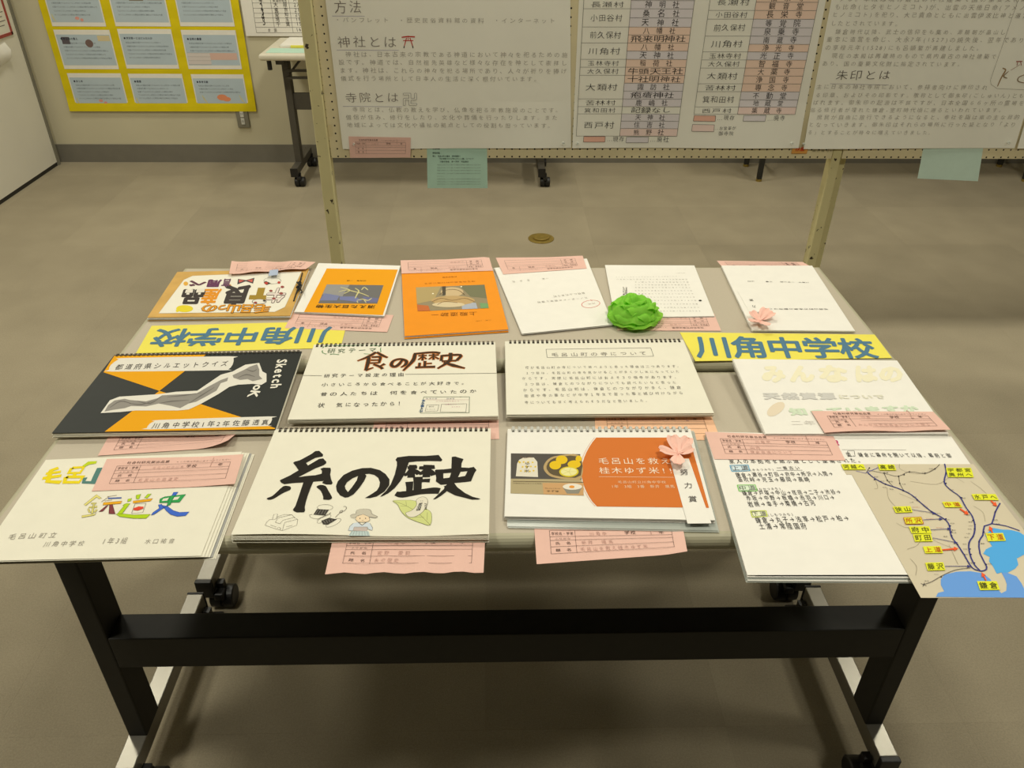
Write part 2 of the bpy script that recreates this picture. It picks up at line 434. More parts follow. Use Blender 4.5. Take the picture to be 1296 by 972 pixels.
# ceiling lamps, each with its own light
for (lx, ly, lpow) in LIGHTS:
    t = thing('ceiling_light', 'square ceiling lamp %s, %s' % ('over the front table' if ly < 1 else 'before the back wall' if ly > 2 else 'over the display boards', 'on the left' if lx < -1 else 'in the middle' if lx < 1 else 'on the right'), 'ceiling light', (lx, ly, CEIL), 'recessed ceiling lamps')
    MB().box(lx-.2, lx+.2, ly-.2, ly-.17, CEIL-.02, CEIL).box(lx-.2, lx+.2, ly+.17, ly+.2, CEIL-.02, CEIL).box(lx-.2, lx-.17, ly-.17, ly+.17, CEIL-.02, CEIL).box(lx+.17, lx+.2, ly-.17, ly+.17, CEIL-.02, CEIL).build('frame', M_FRAMEG, t)
    ld = bpy.data.lights.new('lamp', 'AREA'); ld.shape = 'SQUARE'; ld.size = .32; ld.energy = lpow; ld.color = LCOL; ld.spread = math.radians(155)
    lo = bpy.data.objects.new('lamp', ld); COL.objects.link(lo); lo.location = (0, 0, -.012); lo.parent = t

# ================================================================== TABLES
def tabletop(root, x0, x1, y0, y1, z, th=.03, r=.014, edge=M_EDGE, top=M_TOP):
    MB().box(x0+r, x1-r, y0+r, y1-r, z-th+.002, z).build('tabletop', top, root)
    MB().box(x0+r+.004, x1-r-.004, y0+r+.004, y1-r-.004, z-th-.001, z-th+.002).build('underside', M_PLAST, root)  # unseen dark board, added so less light bounces onto the floor below
    prof = [(0, z)]+[(r*math.sin(a), z-r+r*math.cos(a)) for a in [math.pi/2*k/5 for k in range(1, 6)]]+[(r*math.sin(a), z-th+r+r*math.cos(a)) for a in [math.pi/2+math.pi/2*k/5 for k in range(0, 6)]]
    v = []; f = []; n = len(prof)
    for (cx, cyy, sx, syy) in ((x0+r, y0+r, -1, -1), (x1-r, y0+r, 1, -1), (x1-r, y1-r, 1, 1), (x0+r, y1-r, -1, 1)):
        for o, zz in prof: v.append((cx+sx*o, cyy+syy*o, zz))
    for c in range(4):
        for i in range(n-1):
            a = c*n+i; b = ((c+1) % 4)*n+i; f.append((a, a+1, b+1, b))
    return link('edge_trim', v, f, edge, root, smooth=False)
def caster(root, x, y, s=1, r=.027, flip=1):
    c = MB().box(x-.008, x+.008, y-.008, y+.008, .05, .075).build('caster', M_PLAST, root)
    c.location = (0, 0, 0)
    for dx in (-.014, .014):
        pts = [(x+dx*s-.0135, y, r), (x+dx*s+.0135, y, r)]
        MB().tube([pts[0], (x+dx*s-.011, y, r), (x+dx*s+.011, y, r), pts[1]], [r*.86, r, r, r*.86], 28).build('wheel', M_PLAST, c)
    MB().box(x-.012, x+.012, y-.016*flip-.014, y-.016*flip+.012, .040, .060).build('brake_hood', M_PLAST, c, bevel=.004)
    return c
def work_table(label, x0, x1, y0, y1, z, yl, mirror, group, bars_z=(.062, .1)):
    t = thing('folding_table', label, 'table', ((x0+x1)/2, (y0+y1)/2, 0), group)
    tabletop(t, x0, x1, y0, y1, z)
    ld = -1 if mirror else 1
    for sgn in (-1, 1):
        xo = sgn*.725; xi = sgn*.69
        a, b = sorted((xo, xi)); ya, yb = sorted((yl, yl+ld*.062))
        MB().box(a, b, ya, yb, bars_z[1]-.002, z-.055).build('leg', M_BLACK, t, bevel=.003)
        xa, xb = sorted((sgn*.727, sgn*.691))
        fb0, fb1 = y0+.022, y1+.012 if not mirror else y1-.02
        if mirror: fb0, fb1 = y0+.035, y1-.015
        if mirror: xa += .006*(-sgn); xb += .006*(-sgn)
        fb = MB().box(xa, xb, fb0+.012, fb1-.006, *bars_z).build('foot_bar', M_SILV, t, bevel=.002)
        for k, (c0, c1) in enumerate(((fb0, fb0+.012), (fb1-.006, fb1))): MB().box(xa-.001, xb+.001, c0, c1, bars_z[0]-.012, bars_z[1]+.001).build('end_cap', M_PLAST, fb, bevel=.002)
        for yy in (fb0+.03, fb1-.03): caster(t, (xa+xb)/2-sgn*.028, yy)
        # hinge bracket under the top
        MB().box(a-.004, b+.004, y0+.06, y1-.06, z-.058, z-.028).build('top_bracket', M_BLACK, t, bevel=.002)
    ya, yb = sorted((yl, yl+ld*.055))
    MB().box(-.69, .69, ya, yb, .302, .378).build('crossbar', M_BLACK, t, bevel=.002)
    MB().box(-.66, .66, y0+.05, y0+.08, z-.055, z-.028).box(-.66, .66, y1-.08, y1-.05, z-.055, z-.028).build('under_rail', M_BLACK, t)
    return t
ZA, ZB = .700, .716
work_table('beige folding table in front with grey feet and black legs, nearest the viewer', -.75, .75, 0, .443, ZA, .1, False, 'exhibition tables')
work_table('beige folding table behind the front one, touching it, top slightly higher', -.738, .738, .446, .872, ZB, .80, True, 'exhibition tables')
# worn silver tables against the back wall
def wall_table(label, x0, x1, y0, y1, z):
    t = thing('folding_table', label, 'table', ((x0+x1)/2, (y0+y1)/2, 0), 'tables along the back wall')
    tabletop(t, x0, x1, y0, y1, z, th=.034, edge=M_EDGEW, top=M_EDGEW)
    for sgn, xc in ((-1, x0+.085), (1, x1-.085)):
        ym = y0+.19
        MB().box(xc-.018, xc+.018, ym-.03, ym+.03, .1, z-.06).build('leg', M_GREY, t, bevel=.003)
        fb = MB().box(xc-.019, xc+.019, y0+.035, y1-.03, .065, .105).build('foot_bar', M_GREY, t, bevel=.003)
        MB().box(xc-.020, xc+.020, y0+.03, y0+.04, .06, .106).build('end_cap', M_PLAST, fb)
        for yy in (y0+.06, y1-.06): caster(t, xc+.02, yy, r=.026)
        MB().box(xc-.02, xc+.02, y0+.06, y1-.06, z-.062, z-.032).build('top_bracket', M_GREY, t)
        MB().tube([(xc-.05, y0+.05, z-.04), (xc-.05, y0+.05, z-.085)], .012, 8).build('locking_lever', M_PLAST, t)
        MB().tube([(xc+.005, ym, z-.14), (xc+.09, ym, z-.05)], .007, 6).build('brace', M_GREY, t)
    MB().box(x0+.1, x1-.1, y0+.175, y0+.2, .385, .47).build('crossbar', M_GREY, t, bevel=.002)
    m = MB()
    for zz in (z-.10, z-.135): m.box(x0+.1, x1-.1, y0+.10, y0+.112, zz-.006, zz+.006)
    m.build('shelf_rail', M_GREY, t)
    return t
wall_table('pale folding table against the back wall, left, half hidden by the display board', -1.2, .33, 3.43, 3.90, .70)
def stick_table(label, x0, x1, y0, y1, z):
    t = thing('folding_table', label, 'table', ((x0+x1)/2, (y0+y1)/2, 0), 'tables along the back wall')
    tabletop(t, x0, x1, y0, y1, z, th=.034, edge=M_EDGEW, top=M_EDGEW)
    for xc in (x0+.12, x1-.12):
        for yy in (y0+.05, y1-.05):
            l = MB().box(xc-.013, xc+.013, yy-.013, yy+.013, .012, z-.034).build('leg', M_BLACK, t, bevel=.002)
            MB().tube([(xc, yy, 0), (xc, yy, .014)], [.017, .016], 10).build('brass_tip', M_BRASS, l)
        MB().box(xc-.008, xc+.008, y0+.05, y1-.05, .2, .216).build('stretcher', M_BLACK, t)
        MB().tube([(xc, y0+.06, .2), (xc-.35 if xc > (x0+x1)/2 else xc+.35, (y0+y1)/2, z-.04)], .007, 6).build('folding_stay', M_BLACK, t)
    return t
stick_table('dark-legged folding table by the back wall seen under the display boards, right', 1.38, 3.17, 3.53, 3.90, .70)

# ================================================================== DISPLAY BOARDS
PY = 1.84
def display_board(label, x0, x1, legs, yb):
    t = thing('display_board', label, 'display board', ((x0+x1)/2, yb, 0), 'pegboard display panels')
    o = box('pegboard', (x0, x1, PY, PY+.006, .668, 1.9), M_PEG, t)
    box('bottom_rail', (x0, x1, PY+.006, PY+.03, .668, .70), M_CHIP, t)
    box('top_rail', (x0, x1, PY+.006, PY+.03, 1.87, 1.90), M_CHIP, t)
    for (a, b, ya, yc) in legs:
        l = box('leg', (a, b, ya, yc, .03, 1.93), M_CHIP, t, bevel=.003)
        box('foot', (a-.002, b+.002, ya-.22, yc+.22, 0, .03), M_CHIP, t, bevel=.003)
    return t
display_board('cream pegboard display panel with chipped steel legs, carrying the pencil poster and village table', -.570, 1.128,
              [(-.612, -.572, PY-.015, PY+.035), (1.130, 1.162, PY+.001, PY+.045)], PY)
display_board('cream pegboard display panel continuing right of the chipped leg', 1.164, 2.95,
              [(1.166, 1.196, PY+.032, PY+.07), (2.952, 2.99, PY-.012, PY+.038)], PY)

PENCIL = (128, 120, 112); PENC2 = (158, 151, 140); DARK = (52, 48, 46)
# poster 1 (shrines and temples)
def wavebot(amp, n=3.0, ph=0):
    return lambda u, v: .0015+amp*max(0, v-.8)/.2*(1+math.sin(u*n*math.pi+ph))*.5
PP = upright(PY-.0008)
c2 = (390, 0, 3.812)
def poster(name, label, quad, curl, crop, ext=.45):
    S = Sheet(PP, quad, curl, crop)
    S.P_flip = False
    t = thing(name, label, 'poster', tuple(PP.at(S.q.mean(0), 0)[0]), 'large handwritten posters on the pegboards')
    S.solid('sheet', .0004, M_PAPERP, t, 36, 60)
    return S, t
def up_ext(P, crop, quad, dz):
    return quad
S, t = poster('handwritten_poster', 'white poster in pale pencil explaining shrines and temples, red torii drawn on it', [(18, -560), (1262, -560), (1268, 712), (168, 718)], wavebot(.0045), c2)
K = Ink(S, t, crop=c2)
K.text('方法', (125, 68), (268, 68), PENCIL, asp=.95, jit=.6, thin=True).line((116, 77), (273, 79), 1.2, (150, 140, 170))
K.text('・パンフレット　・歴史民俗資料館の資料　・インターネット', (125, 112), (1195, 117), PENC2, asp=.85, jit=.8, thin=True, fill=.8)
K.text('神社とは', (140, 232), (432, 234), PENCIL, asp=.85, jit=.6, thin=True).line((138, 241), (437, 243), 1.2, (150, 140, 170))
for s_, a, b in (('　神社は、日本古来の宗教である神道において神々を祀るための施', (140, 278), (1255, 281)),
                 ('設です。神道では、自然祖先英雄など様々な存在を神として崇拝し', (145, 316), (1252, 320)),
                 ('ます。神社は、これらの神々を祀る場所であり、人々が祈りを捧げ', (150, 355), (1250, 359)),
                 ('儀式を行う場所として日本人の生活に深く根付いています。', (155, 393), (1122, 397)),
                 ('　寺院とは、仏教の教えを学び、仏像を祀る宗教施設のことです。', (175, 543), (1225, 547)),
                 ('僧侶が住み、修行をしたり、文化や葬儀を行ったりします。また', (178, 580), (1207, 583)),
                 ('地域によっては文化や福祉の拠点としての役割も担っています。', (185, 617), (1187, 620))):
    K.text(s_, a, b, PENC2, asp=.9, jit=.9, thin=True, fill=.82)
K.text('寺院とは', (175, 498), (445, 498), PENCIL, asp=.85, jit=.6, thin=True).line((168, 513), (453, 515), 1.2, (150, 140, 170))
RED = (190, 50, 40)
K.rib([(451, 180), (482, 176), (515, 178)], 3.6, RED).rib([(458, 196), (508, 196)], 2.4, RED).line((483, 180), (483, 196), 2, RED)
K.line((475, 182), (464, 222), 2.6, RED).line((491, 182), (504, 222), 2.6, RED).line((464, 222), (462, 232), 3, DARK, 3).line((504, 222), (506, 232), 3, DARK, 3)
K.quad('卍', [(452, 444), (530, 444), (530, 512), (452, 512)], (110, 105, 110), b=.035).quad('卍', [(452, 444), (530, 444), (530, 512), (452, 512)], (240, 238, 226), b=.012, layer=4)

# poster 2 (village tables)
c3 = (700, 0, 3.812)
S, t = poster('handwritten_poster', 'white poster with a two-part grid of village, shrine and temple names tinted orange and lilac', [(150, -560), (1420, -560), (1182, 713), (92, 712)], wavebot(.007, 2.2, 2.5), c3)
# keep the sheet rectangular: rebuild its right edge parallel to the left
K = Ink(S, t, crop=c3)
ORN = (243, 214, 196); LAV = (226, 220, 224); PNK = (243, 218, 210)
def grid(bounds, ents, cols, groups, L, Mx, Rx):
    def X(line, y): return line[0]+(line[1]-line[0])*y/650.
    y0, y1 = bounds[0], bounds[-1]
    for ln in (L, Mx, Rx): K.line((X(ln, y0), y0), (X(ln, y1), y1), 1.1, (96, 90, 84), 4)
    for i, yy in enumerate(bounds): K.line((X(Mx, yy), yy), (X(Rx, yy), yy+1), .9, (96, 90, 84), 4)
    for i, (e, c) in enumerate(zip(ents, cols)):
        a, b = bounds[i], bounds[i+1]
        if c: K.poly([(X(Mx, a)+1, a+1), (X(Rx, a)-1, a+2), (X(Rx, b)-1, b), (X(Mx, b)+1, b-1)], c, 1)
        w = (X(Rx, b)-X(Mx, b)); n = len(e); cw = (b-a)*.92
        pad = max(6, (w-n*cw*1.5)/2)
        st = '　'.join(e) if n <= 3 else e
        K.text(st, (X(Mx, b)+pad, b-5), (X(Rx, b)-pad, b-4), DARK, asp=(b-a)*.8/((w-2*pad)/max(1, len(st))), jit=.8, fill=1.05)
    for nm, i, j in groups:
        a, b = bounds[i], bounds[j]; K.line((X(L, b), b), (X(Mx, b), b), .9, (96, 90, 84), 4)
        w = X(Mx, b)-X(L, b); h = min(b-a, 50); mid = (a+b)/2; pad = (w-len(nm)*34-20)/2 if len(nm) > 3 else 30
        K.text(nm, (X(L, mid)+max(pad, 12), mid+h*.36), (X(Mx, mid)-max(pad, 12), mid+h*.36), DARK, asp=h*.72/((w-2*max(pad, 12))/len(nm)), jit=.7, fill=.95, thin=True)
K_ = K
O, Lv = ORN, LAV
grid([-38, 2, 42, 86, 130, 168, 207, 246, 286, 324, 363, 401, 439, 477, 514, 549, 584, 620, 656],
     ['稲荷社', '神明社', '桑名社', '天神社', '八幡社', '飛来明神社', '八幡社', '天神社', '稲荷社', '牛頭天王社', '十社明神社', '諏訪社', '疱瘡神社', '鹿嶋社', '記録なし', '天神社', '住吉社', '熊野社'],
     [Lv, Lv, Lv, Lv, O, O, O, Lv, O, O, O, Lv, Lv, Lv, None, Lv, Lv, PNK],
     [('長瀬村', 1, 2), ('小田谷村', 2, 4), ('前久保村', 4, 6), ('川角村', 6, 8), ('玉林寺村', 8, 9), ('大久保村', 9, 10), ('大類村', 10, 13), ('苦林村', 13, 14), ('箕和田村', 14, 15), ('西戸村', 15, 18)],
     (148, 112), (377, 322), (682, 598))
grid([-30, 10, 50, 92, 133, 174, 213, 250, 289, 328, 366, 404, 442, 481, 516, 551],
     ['福泉寺', '観音堂', '長栄寺', '等覚院', '泉乗寺', '南蔵寺', '浄光寺', '光正寺', '智福寺', '大薬寺', '浄国寺', '専念寺', '不動堂', '地蔵堂', '薬蔵寺'],
     [O, O, O, Lv, Lv, Lv, O, Lv, O, O, O, O, Lv, Lv, PNK],
     [('長瀬村', 0, 2), ('小田谷村', 2, 3), ('前久保村', 3, 5), ('川角村', 5, 7), ('玉林寺村', 7, 8), ('大久保村', 8, 9), ('大類村', 9, 11), ('苦林村', 11, 12), ('箕和田村', 12, 14), ('西戸村', 14, 15)],
     (757, 665), (981, 873), (1281, 1147))
for q, c, st, a, b in (([(148, 658), (252, 658), (250, 685), (146, 685)], (236, 184, 164), '…現存', (256, 684), (345, 684)),
                       ([(354, 661), (461, 661), (458, 688), (351, 688)], LAV, '…廃社', (464, 687), (560, 687)),
                       ([(680, 557), (784, 558), (782, 586), (676, 584)], (236, 184, 164), '…現存', (788, 582), (876, 582)),
                       ([(920, 557), (1028, 556), (1022, 585), (916, 584)], LAV, '…廃寺', (1030, 584), (1118, 584)),
                       ([(672, 600), (778, 602), (775, 635), (668, 633)], PNK, '…お堂等が', (778, 628), (882, 628))):
    K.poly(q, c, 1).frame(q, 1.1, (96, 90, 84), 4).text(st, a, b, DARK, asp=1, jit=.7, thin=True)
K.text('御寺院', (795, 655), (870, 655), DARK, asp=.95, jit=.7, thin=True)
# poster 3
c4 = (1000, 0, 3.888)
S, t = poster('handwritten_poster', 'white poster in pale pencil about red temple seals, right of the name grid', [(310, -560), (1500, -560), (1102, 728), (62, 730)], wavebot(.007, 1.5, 1), c4)
K = Ink(S, t, crop=c4)
for s_, a, b in (('する。本殿は現存最古の神社建築で国の重要文化財に指定', (230, 12), (1290, 16)),
                 ('も比命(ヒタモヒノミコト)が、出雲の天穂日命(アメノホヒノ', (212, 50), (1270, 56)),
                 ('ヒノミコト)を祀り、大己貴命とともに出雲伊波比神と遷宮', (200, 88), (1170, 94)),
                 ('したとされています。', (192, 130), (545, 133)),
                 ('　鎌倉時代以降、武士の信仰をも集め、源頼朝が畠山し', (180, 172), (1060, 175)),
                 ('重忠に造営を命じ、大永7年(1527)の焼失後、翌年であり', (172, 210), (1150, 214)),
                 ('の享禄元年(1528)にも呂顕繁が再建しました。', (165, 250), (945, 254)),
                 ('　現在の本殿は再建時のもので県内最古の神社建築で', (160, 290), (1015, 294)),
                 ('あり、国の重要文化財に指定されています。', (150, 328), (850, 332)),
                 ('主に日本の神社寺院において、参拝者向けに押印され', (122, 442), (970, 446)),
                 ('る印章、およびその印影です。敬称として御朱印(ごしゅいん)とも', (118, 482), (1150, 486)),
                 ('ばれます。御朱印の起源は不詳ですが、日本全国６６ヶ所の霊場を', (105, 520), (1150, 522)),
                 ('巡る修行者が埋れた鎌倉-室町時代頃に遡るといわれています。', (92, 556), (1052, 556)),
                 ('　庶民が自由に旅行できるようになると、寺社を詣は旅の主な目的', (90, 592), (1128, 592)),
                 ('となっていきます。御朱印はそれらの場所に行った証となり「より', (85, 628), (1110, 628)),
                 ('る」とすることが時々に増えていきました。', (80, 664), (705, 666))):
    K.text(s_, a, b, PENC2, asp=.92, jit=.9, thin=True, fill=.8)
K.text('朱印とは', (215, 398), (492, 396), (95, 88, 82), asp=.8, jit=.6, thin=True).line((196, 412), (484, 418), 1.2, (150, 140, 150))
K.rib([(1122, 0), (985, 395), (988, 415), (1018, 436), (1260, 446)], 1.0, (140, 132, 120))
K.rib([(1045, 335), (1060, 345), (1040, 380), (1020, 425)], [3, 5, 3], (150, 120, 80), smooth=3).rib([(1075, 350), (1050, 375), (1068, 385)], [2, 4, 2], (130, 105, 70), smooth=3)
K.rib([(1085, 345), (1112, 330), (1130, 318)], 1.4, (150, 110, 80)).rib([(1112, 303), (1142, 302)], 3, (150, 70, 60)).line((1120, 303), (1116, 322), 2, (150, 70, 60)).line((1134, 303), (1137, 322), 2, (150, 70, 60))
K.rib([(1160, 365), (1125, 380), (1122, 400), (1160, 410)], [2, 3, 3, 2], (130, 105, 70), smooth=3)
S, t = poster('handwritten_poster', 'edge of a further white poster at the far right of the boards', [(1520, -560), (2300, -560), (1900, 728), (1112, 728)], wavebot(.006, 1.5, 1), c4)

S = Sheet(upright(PY-.0002), [(86, 602), (116, 600), (121, 655), (100, 672), ][:3]+[(92, 668)], None, c2)
t = thing('tape_scrap', 'torn scrap of cream tape on the left margin of the pegboard', 'tape', tuple(S.P.at(S.q.mean(0), 0)[0])); S.solid('tape', .0003, mat('old_tape', (214, 200, 158), .5), t)
# small papers on the boards
def slip_content(S, t, school='川角中', grade='1', title='', name='', rough=True, colour=(92, 70, 66)):
    K = Ink(S, t, uv=True)
    K.text('社会科研究展出品票', (.16, .20), (.47, .20), colour, asp=1.05, layer=2)
    K.text('※この票は作品に必ずつけてください', (.52, .19), (.92, .19), colour, asp=.8, thin=True, layer=2)
    L, R, T, B, C = .10, .92, .25, .80, .27
    ys = [T, .40, .49, .64, B]
    for y_ in ys: K.line((L, y_), (R, y_), .45, colour, 2)
    for x_ in (L, C, R): K.line((x_, T), (x_, B), .45, colour, 2)
    K.text('学校名・学年', (L+.01, .37), (C-.01, .37), colour, asp=1.4, layer=2)
    K.text('ふりがな', (L+.03, .475), (C-.03, .475), colour, asp=.7, layer=2, thin=True)
    K.text('氏　名', (L+.03, .60), (C-.03, .60), colour, asp=.85, layer=2)
    K.text('題　名', (L+.03, .76), (C-.03, .76), colour, asp=.85, layer=2)
    K.text('学校', (.60, .37), (.68, .37), colour, asp=1, layer=2); K.text('年', (.83, .37), (.87, .37), colour, asp=1, layer=2)
    hw = (190, 152, 142)
    if school: K.text(school, (.36, .38), (.36+.042*len(school) if len(school) < 6 else .59, .38), hw, asp=.8, jit=1, thin=True)
    if grade: K.text(grade, (.76, .39), (.80, .39), hw, asp=2, jit=.5, thin=True)
    if name: K.text(name, (.30, .61), (.30+.045*len(name), .61), hw, asp=.8, jit=1, thin=True)
    if title: K.text(title, (.29, .77), (.29+.042*len(title), .77), hw, asp=.8, jit=1, thin=True)
NSLIP = 0
def slip(label, P, quad, crop=None, curl=None, m=M_PINK, content=True, **k):
    S = Sheet(P, quad, curl, crop)
    t = thing('entry_slip', label, 'slip', tuple(P.at(S.q.mean(0), 0)[0]), 'pink entry slips')
    S.solid('paper', .0003, m, t)
    if content: slip_content(S, t, **k)
    return S, t
PQ = upright(PY-.0075)
slip('pink entry slip pinned at the bottom left of the shrine poster', PQ, [(195, 658), (495, 664), (493, 760), (203, 762)], c2)
PQ2 = upright(PY-.0004)
MT = (66, 84, 78)
S = Sheet(PQ2, [(572, 660), (862, 662), (866, 908), (576, 908)], None, c2)
t = thing('notice_sheet', 'mint green printed sheet hanging below the shrine poster beside the pink slip', 'notice', tuple(PQ2.at(S.q.mean(0), 0)[0]), 'mint notice sheets')
S.solid('paper', .0003, M_MINT, t)
K = Ink(S, t, crop=c2)
K.text('社会科展', (600, 722), (636, 722), MT, b=.02).text('研究作品', (600, 742), (636, 742), MT, b=.02).text('第１　毛呂山町の歴史　資料館調べ', (600, 757), (735, 757), MT, b=.02)
K.text('『社寺調べから学んだこと集』について', (628, 770), (800, 770), MT, b=.01).text('川角中学校　第一学年　作品展示', (635, 784), (775, 784), MT, b=.01)
for i, yy in enumerate((798, 812, 825, 839, 852, 866, 879, 891)):
    K.text('地域の社寺について調べた内容を資料館の職員がまとめたもの'[:(8 if i == 4 else 28)], (622, yy), (655 if i == 4 else 832, yy), (96, 116, 106), asp=.85, thin=True)
c8 = (930, 150, 3.24)
PQ3 = upright(PY-.0004)
S = Sheet(PQ3, [(775, 110), (1020, 112), (997, 257), (749, 246)], None, c8)
t = thing('notice_sheet', 'blank pale mint sheet hanging below the temple seal poster, right', 'notice', tuple(PQ3.at(S.q.mean(0), 0)[0]), 'mint notice sheets')
S.solid('paper', .0003, mat('pale_mint_paper', (206, 230, 218), .8, .02, 40, spec=.2), t)
S = Sheet(PP, [(236, 122), (300, 122), (294, 143), (230, 143)], lambda u, v: .0025, c8)
t = thing('price_sticker', 'small orange sticker at the foot of the board between two posters', 'sticker', tuple(PP.at(S.q.mean(0), 0)[0]))
S.solid('sticker', .0003, mat('orange_sticker', (222, 160, 80), .5), t)
K = Ink(S, t, crop=c8); K.text('作品', (246, 134), (284, 134), (200, 70, 40), b=.04)
K = Ink(S, t, crop=c8); K.text('展示番号札', (315, 137), (405, 137), (120, 115, 90), asp=.6)
# metal poster clips / pins
for (x_, y_, wh) in ((713, 181, 'lower right corner of the shrine poster'), (731, 181, 'lower left corner of the name grid poster'), (1002, 181, 'lower right corner of the name grid poster'),
                     (1017, 182, 'lower left corner of the temple seal poster'), (1276, 180, 'lower right corner of the temple seal poster'), (448, 182, 'lower left corner of the shrine poster')):
    P_ = upright(PY-.007); ab = P_.hit((x_, y_)); w0 = P_.at(ab, 0)[0]
    t = thing('push_pin', 'small clear push pin at the '+wh, 'pin', tuple(w0), 'clear push pins')
    MB().tube([(w0[0], w0[1]+.001, w0[2]), (w0[0], w0[1]-.001, w0[2]), (w0[0], w0[1]-.005, w0[2]), (w0[0], w0[1]-.007, w0[2])], [.004, .004, .0025, .0038], 10).build('pin_head', M_CLEAR, t)
    MB().tube([(w0[0], w0[1]+.0068, w0[2]), (w0[0], w0[1]+.001, w0[2])], .0005, 5).build('pin_shaft', M_SILV, t)

# ================================================================== BACK WALL POSTERS
PW = upright(3.914)
c1 = (0, 0, 3.086)
S = Sheet(PW, [(40, -340), (878, -340), (1003, 434), (275, 433)], lambda u, v: .003+.02*max(0, v-.9)**2*30+.001*math.sin(v*60), c1)
# true rectangle from its bottom corners
q = S.q; w_ = q[2][0]-q[3][0]; S.q = np.array([[q[3][0], q[0][1]], [q[2][0], q[0][1]], q[2], q[3]])
t = thing('wall_poster', 'bright yellow poster on the back wall carrying rows of blue printed sheets', 'poster', tuple(PW.at(S.q.mean(0), 0)[0]))
S.solid('backing', .0005, M_YEL2, t, 6, 40)
BL = [((205, 103), (415, 103)), ((452, 103), (668, 103)), ((705, 103), (917, 103)),
      ((252, 270), (465, 270)), ((495, 268), (700, 268)), ((737, 271), (945, 269)),
      ((300, 422), (505, 423), ), ((532, 421), (738, 421)), ((772, 423), (972, 421))]
tops = [-60, -60, -60, 116, 113, 117, 286, 288, 290]
M_BLUE = mat('blue_printed_slide', (184, 200, 212), .6, .03, 9)
for i, ((bl, br), tp) in enumerate(zip(BL, tops)):
    PW2 = upright(3.909)
    S2 = Sheet(PW2, [bl, br, br, bl], None, c1)
    a = PW2.hit((bl[0]/3.086, bl[1]/3.086)); b = PW2.hit((br[0]/3.086, br[1]/3.086)); tz = PW2.hit((bl[0]/3.086, tp/3.086))[1]
    S2.q = np.array([[a[0], tz], [b[0], tz], [b[0], (a[1]+b[1])/2], [a[0], (a[1]+b[1])/2]])
    o = S2.solid('slide_sheet', .0004, M_PAPER, t)
    K = Ink(S2, o, 'slide_print', uv=True)
    K.poly([(.02, .12), (.98, .12), (.98, .90), (.02, .90)], M_BLUE, 1)
    tx = (76, 86, 106)
    heads = ['調べた理由', '調査の結果', '調べてわかったこと', '埼玉県の偉人', '渋沢栄一とはどんな人か', '当時の農業', 'まとめ', '感想', '参考文献']
    K.text('●'+heads[i], (.08, .26), (.08+.045*(len(heads[i])+1), .26), (50, 55, 75), b=.02, asp=1.1)
    nl = 5
    for r_ in range(nl):
        ln = [24, 22, 25, 18, 20][(r_+i) % 5]; vy = .36+r_*.095
        if i == 8 and r_ > 2: break
        K.text(('毛呂山の歴史を調べて人々のくらしが分かった明治の時代の資料より'*2)[r_*3:r_*3+ln], (.10, vy), (.10+ln*.033, vy), tx, asp=1.05, layer=2)
    if i == 3:
        K.poly([(.10, .18), (.24, .18), (.24, .36), (.10, .36)], (96, 90, 96), 3).ell((.58, .34), .07, .10, (120, 100, 96), 3).poly([(.75, .14), (.97, .14), (.97, .28), (.75, .28)], (214, 200, 160), 3)
    if i == 5:
        K.poly([(.03, .58), (.45, .58), (.45, .88), (.03, .88)], (214, 206, 204), 3).poly([(.45, .58), (.95, .58), (.95, .76), (.45, .76)], (218, 184, 172), 3)
        for k in range(4): K.line((.03, .58+.1*k), (.45, .58+.1*k), .8, (120, 110, 110), 4)
    if i == 8:
        K.ell((.52, .68), .10, .09, (232, 150, 110), 3).ell((.60, .73), .08, .07, (232, 150, 110), 3).rib([(.14, .62), (.17, .74), (.22, .86)], [4, 8, 3], (214, 206, 150), 3, 3).rib([(.86, .62), (.89, .74), (.95, .86)], [4, 8, 3], (214, 206, 150), 3, 3)
    if i in (0, 6): K.ell((.5, .80 if i == 0 else .78), .04, .04, (224, 160, 150), 3).ell((.58, .84), .03, .04, (224, 160, 150), 3)
    if i in (0, 6, 7): K.rib([(.05, .70), (.06, .80), (.09, .88)], [4, 8, 3], (214, 206, 150), 3, 3)
    if i == 1: K.poly([(.35, .0), (.6, .0), (.6, .38), (.35, .38)], (130, 124, 110), 3).poly([(.68, .0), (.95, .0), (.95, .36), (.68, .36)], (150, 120, 110), 3)
cc = (300, 0, 8.836)
PW3 = upright(3.912)
S = Sheet(PW3, [(45, -400), (900, -400), (900, 400), (105, 402)], lambda u, v: .003, cc)
q = S.q; S.q = np.array([[q[3][0], q[0][1]], [q[2][0], q[0][1]], [q[2][0], q[3][1]], q[3]])
t = thing('handwritten_chart', 'white wall chart with a ruled table, above the pale table behind the board', 'chart', tuple(PW3.at(S.q.mean(0), 0)[0]))
S.solid('sheet', .0005, M_PAPER, t, 1, 1)
K = Ink(S, t, crop=cc)
LN = (88, 84, 82)
hy = [-18, 33, 92, 148, 200, 253, 305, 365]
def CX(x_, y_): return x_+(y_-30)*.143
for yy in hy: K.line((CX(170, yy), yy), (CX(860, yy), yy+2), 1.6, LN)
for x_, ye in ((170, 365), (378, 310), (580, 365), (760, 365)): K.line((CX(x_, -18), -18), (CX(x_, ye), ye), 1.6, LN)
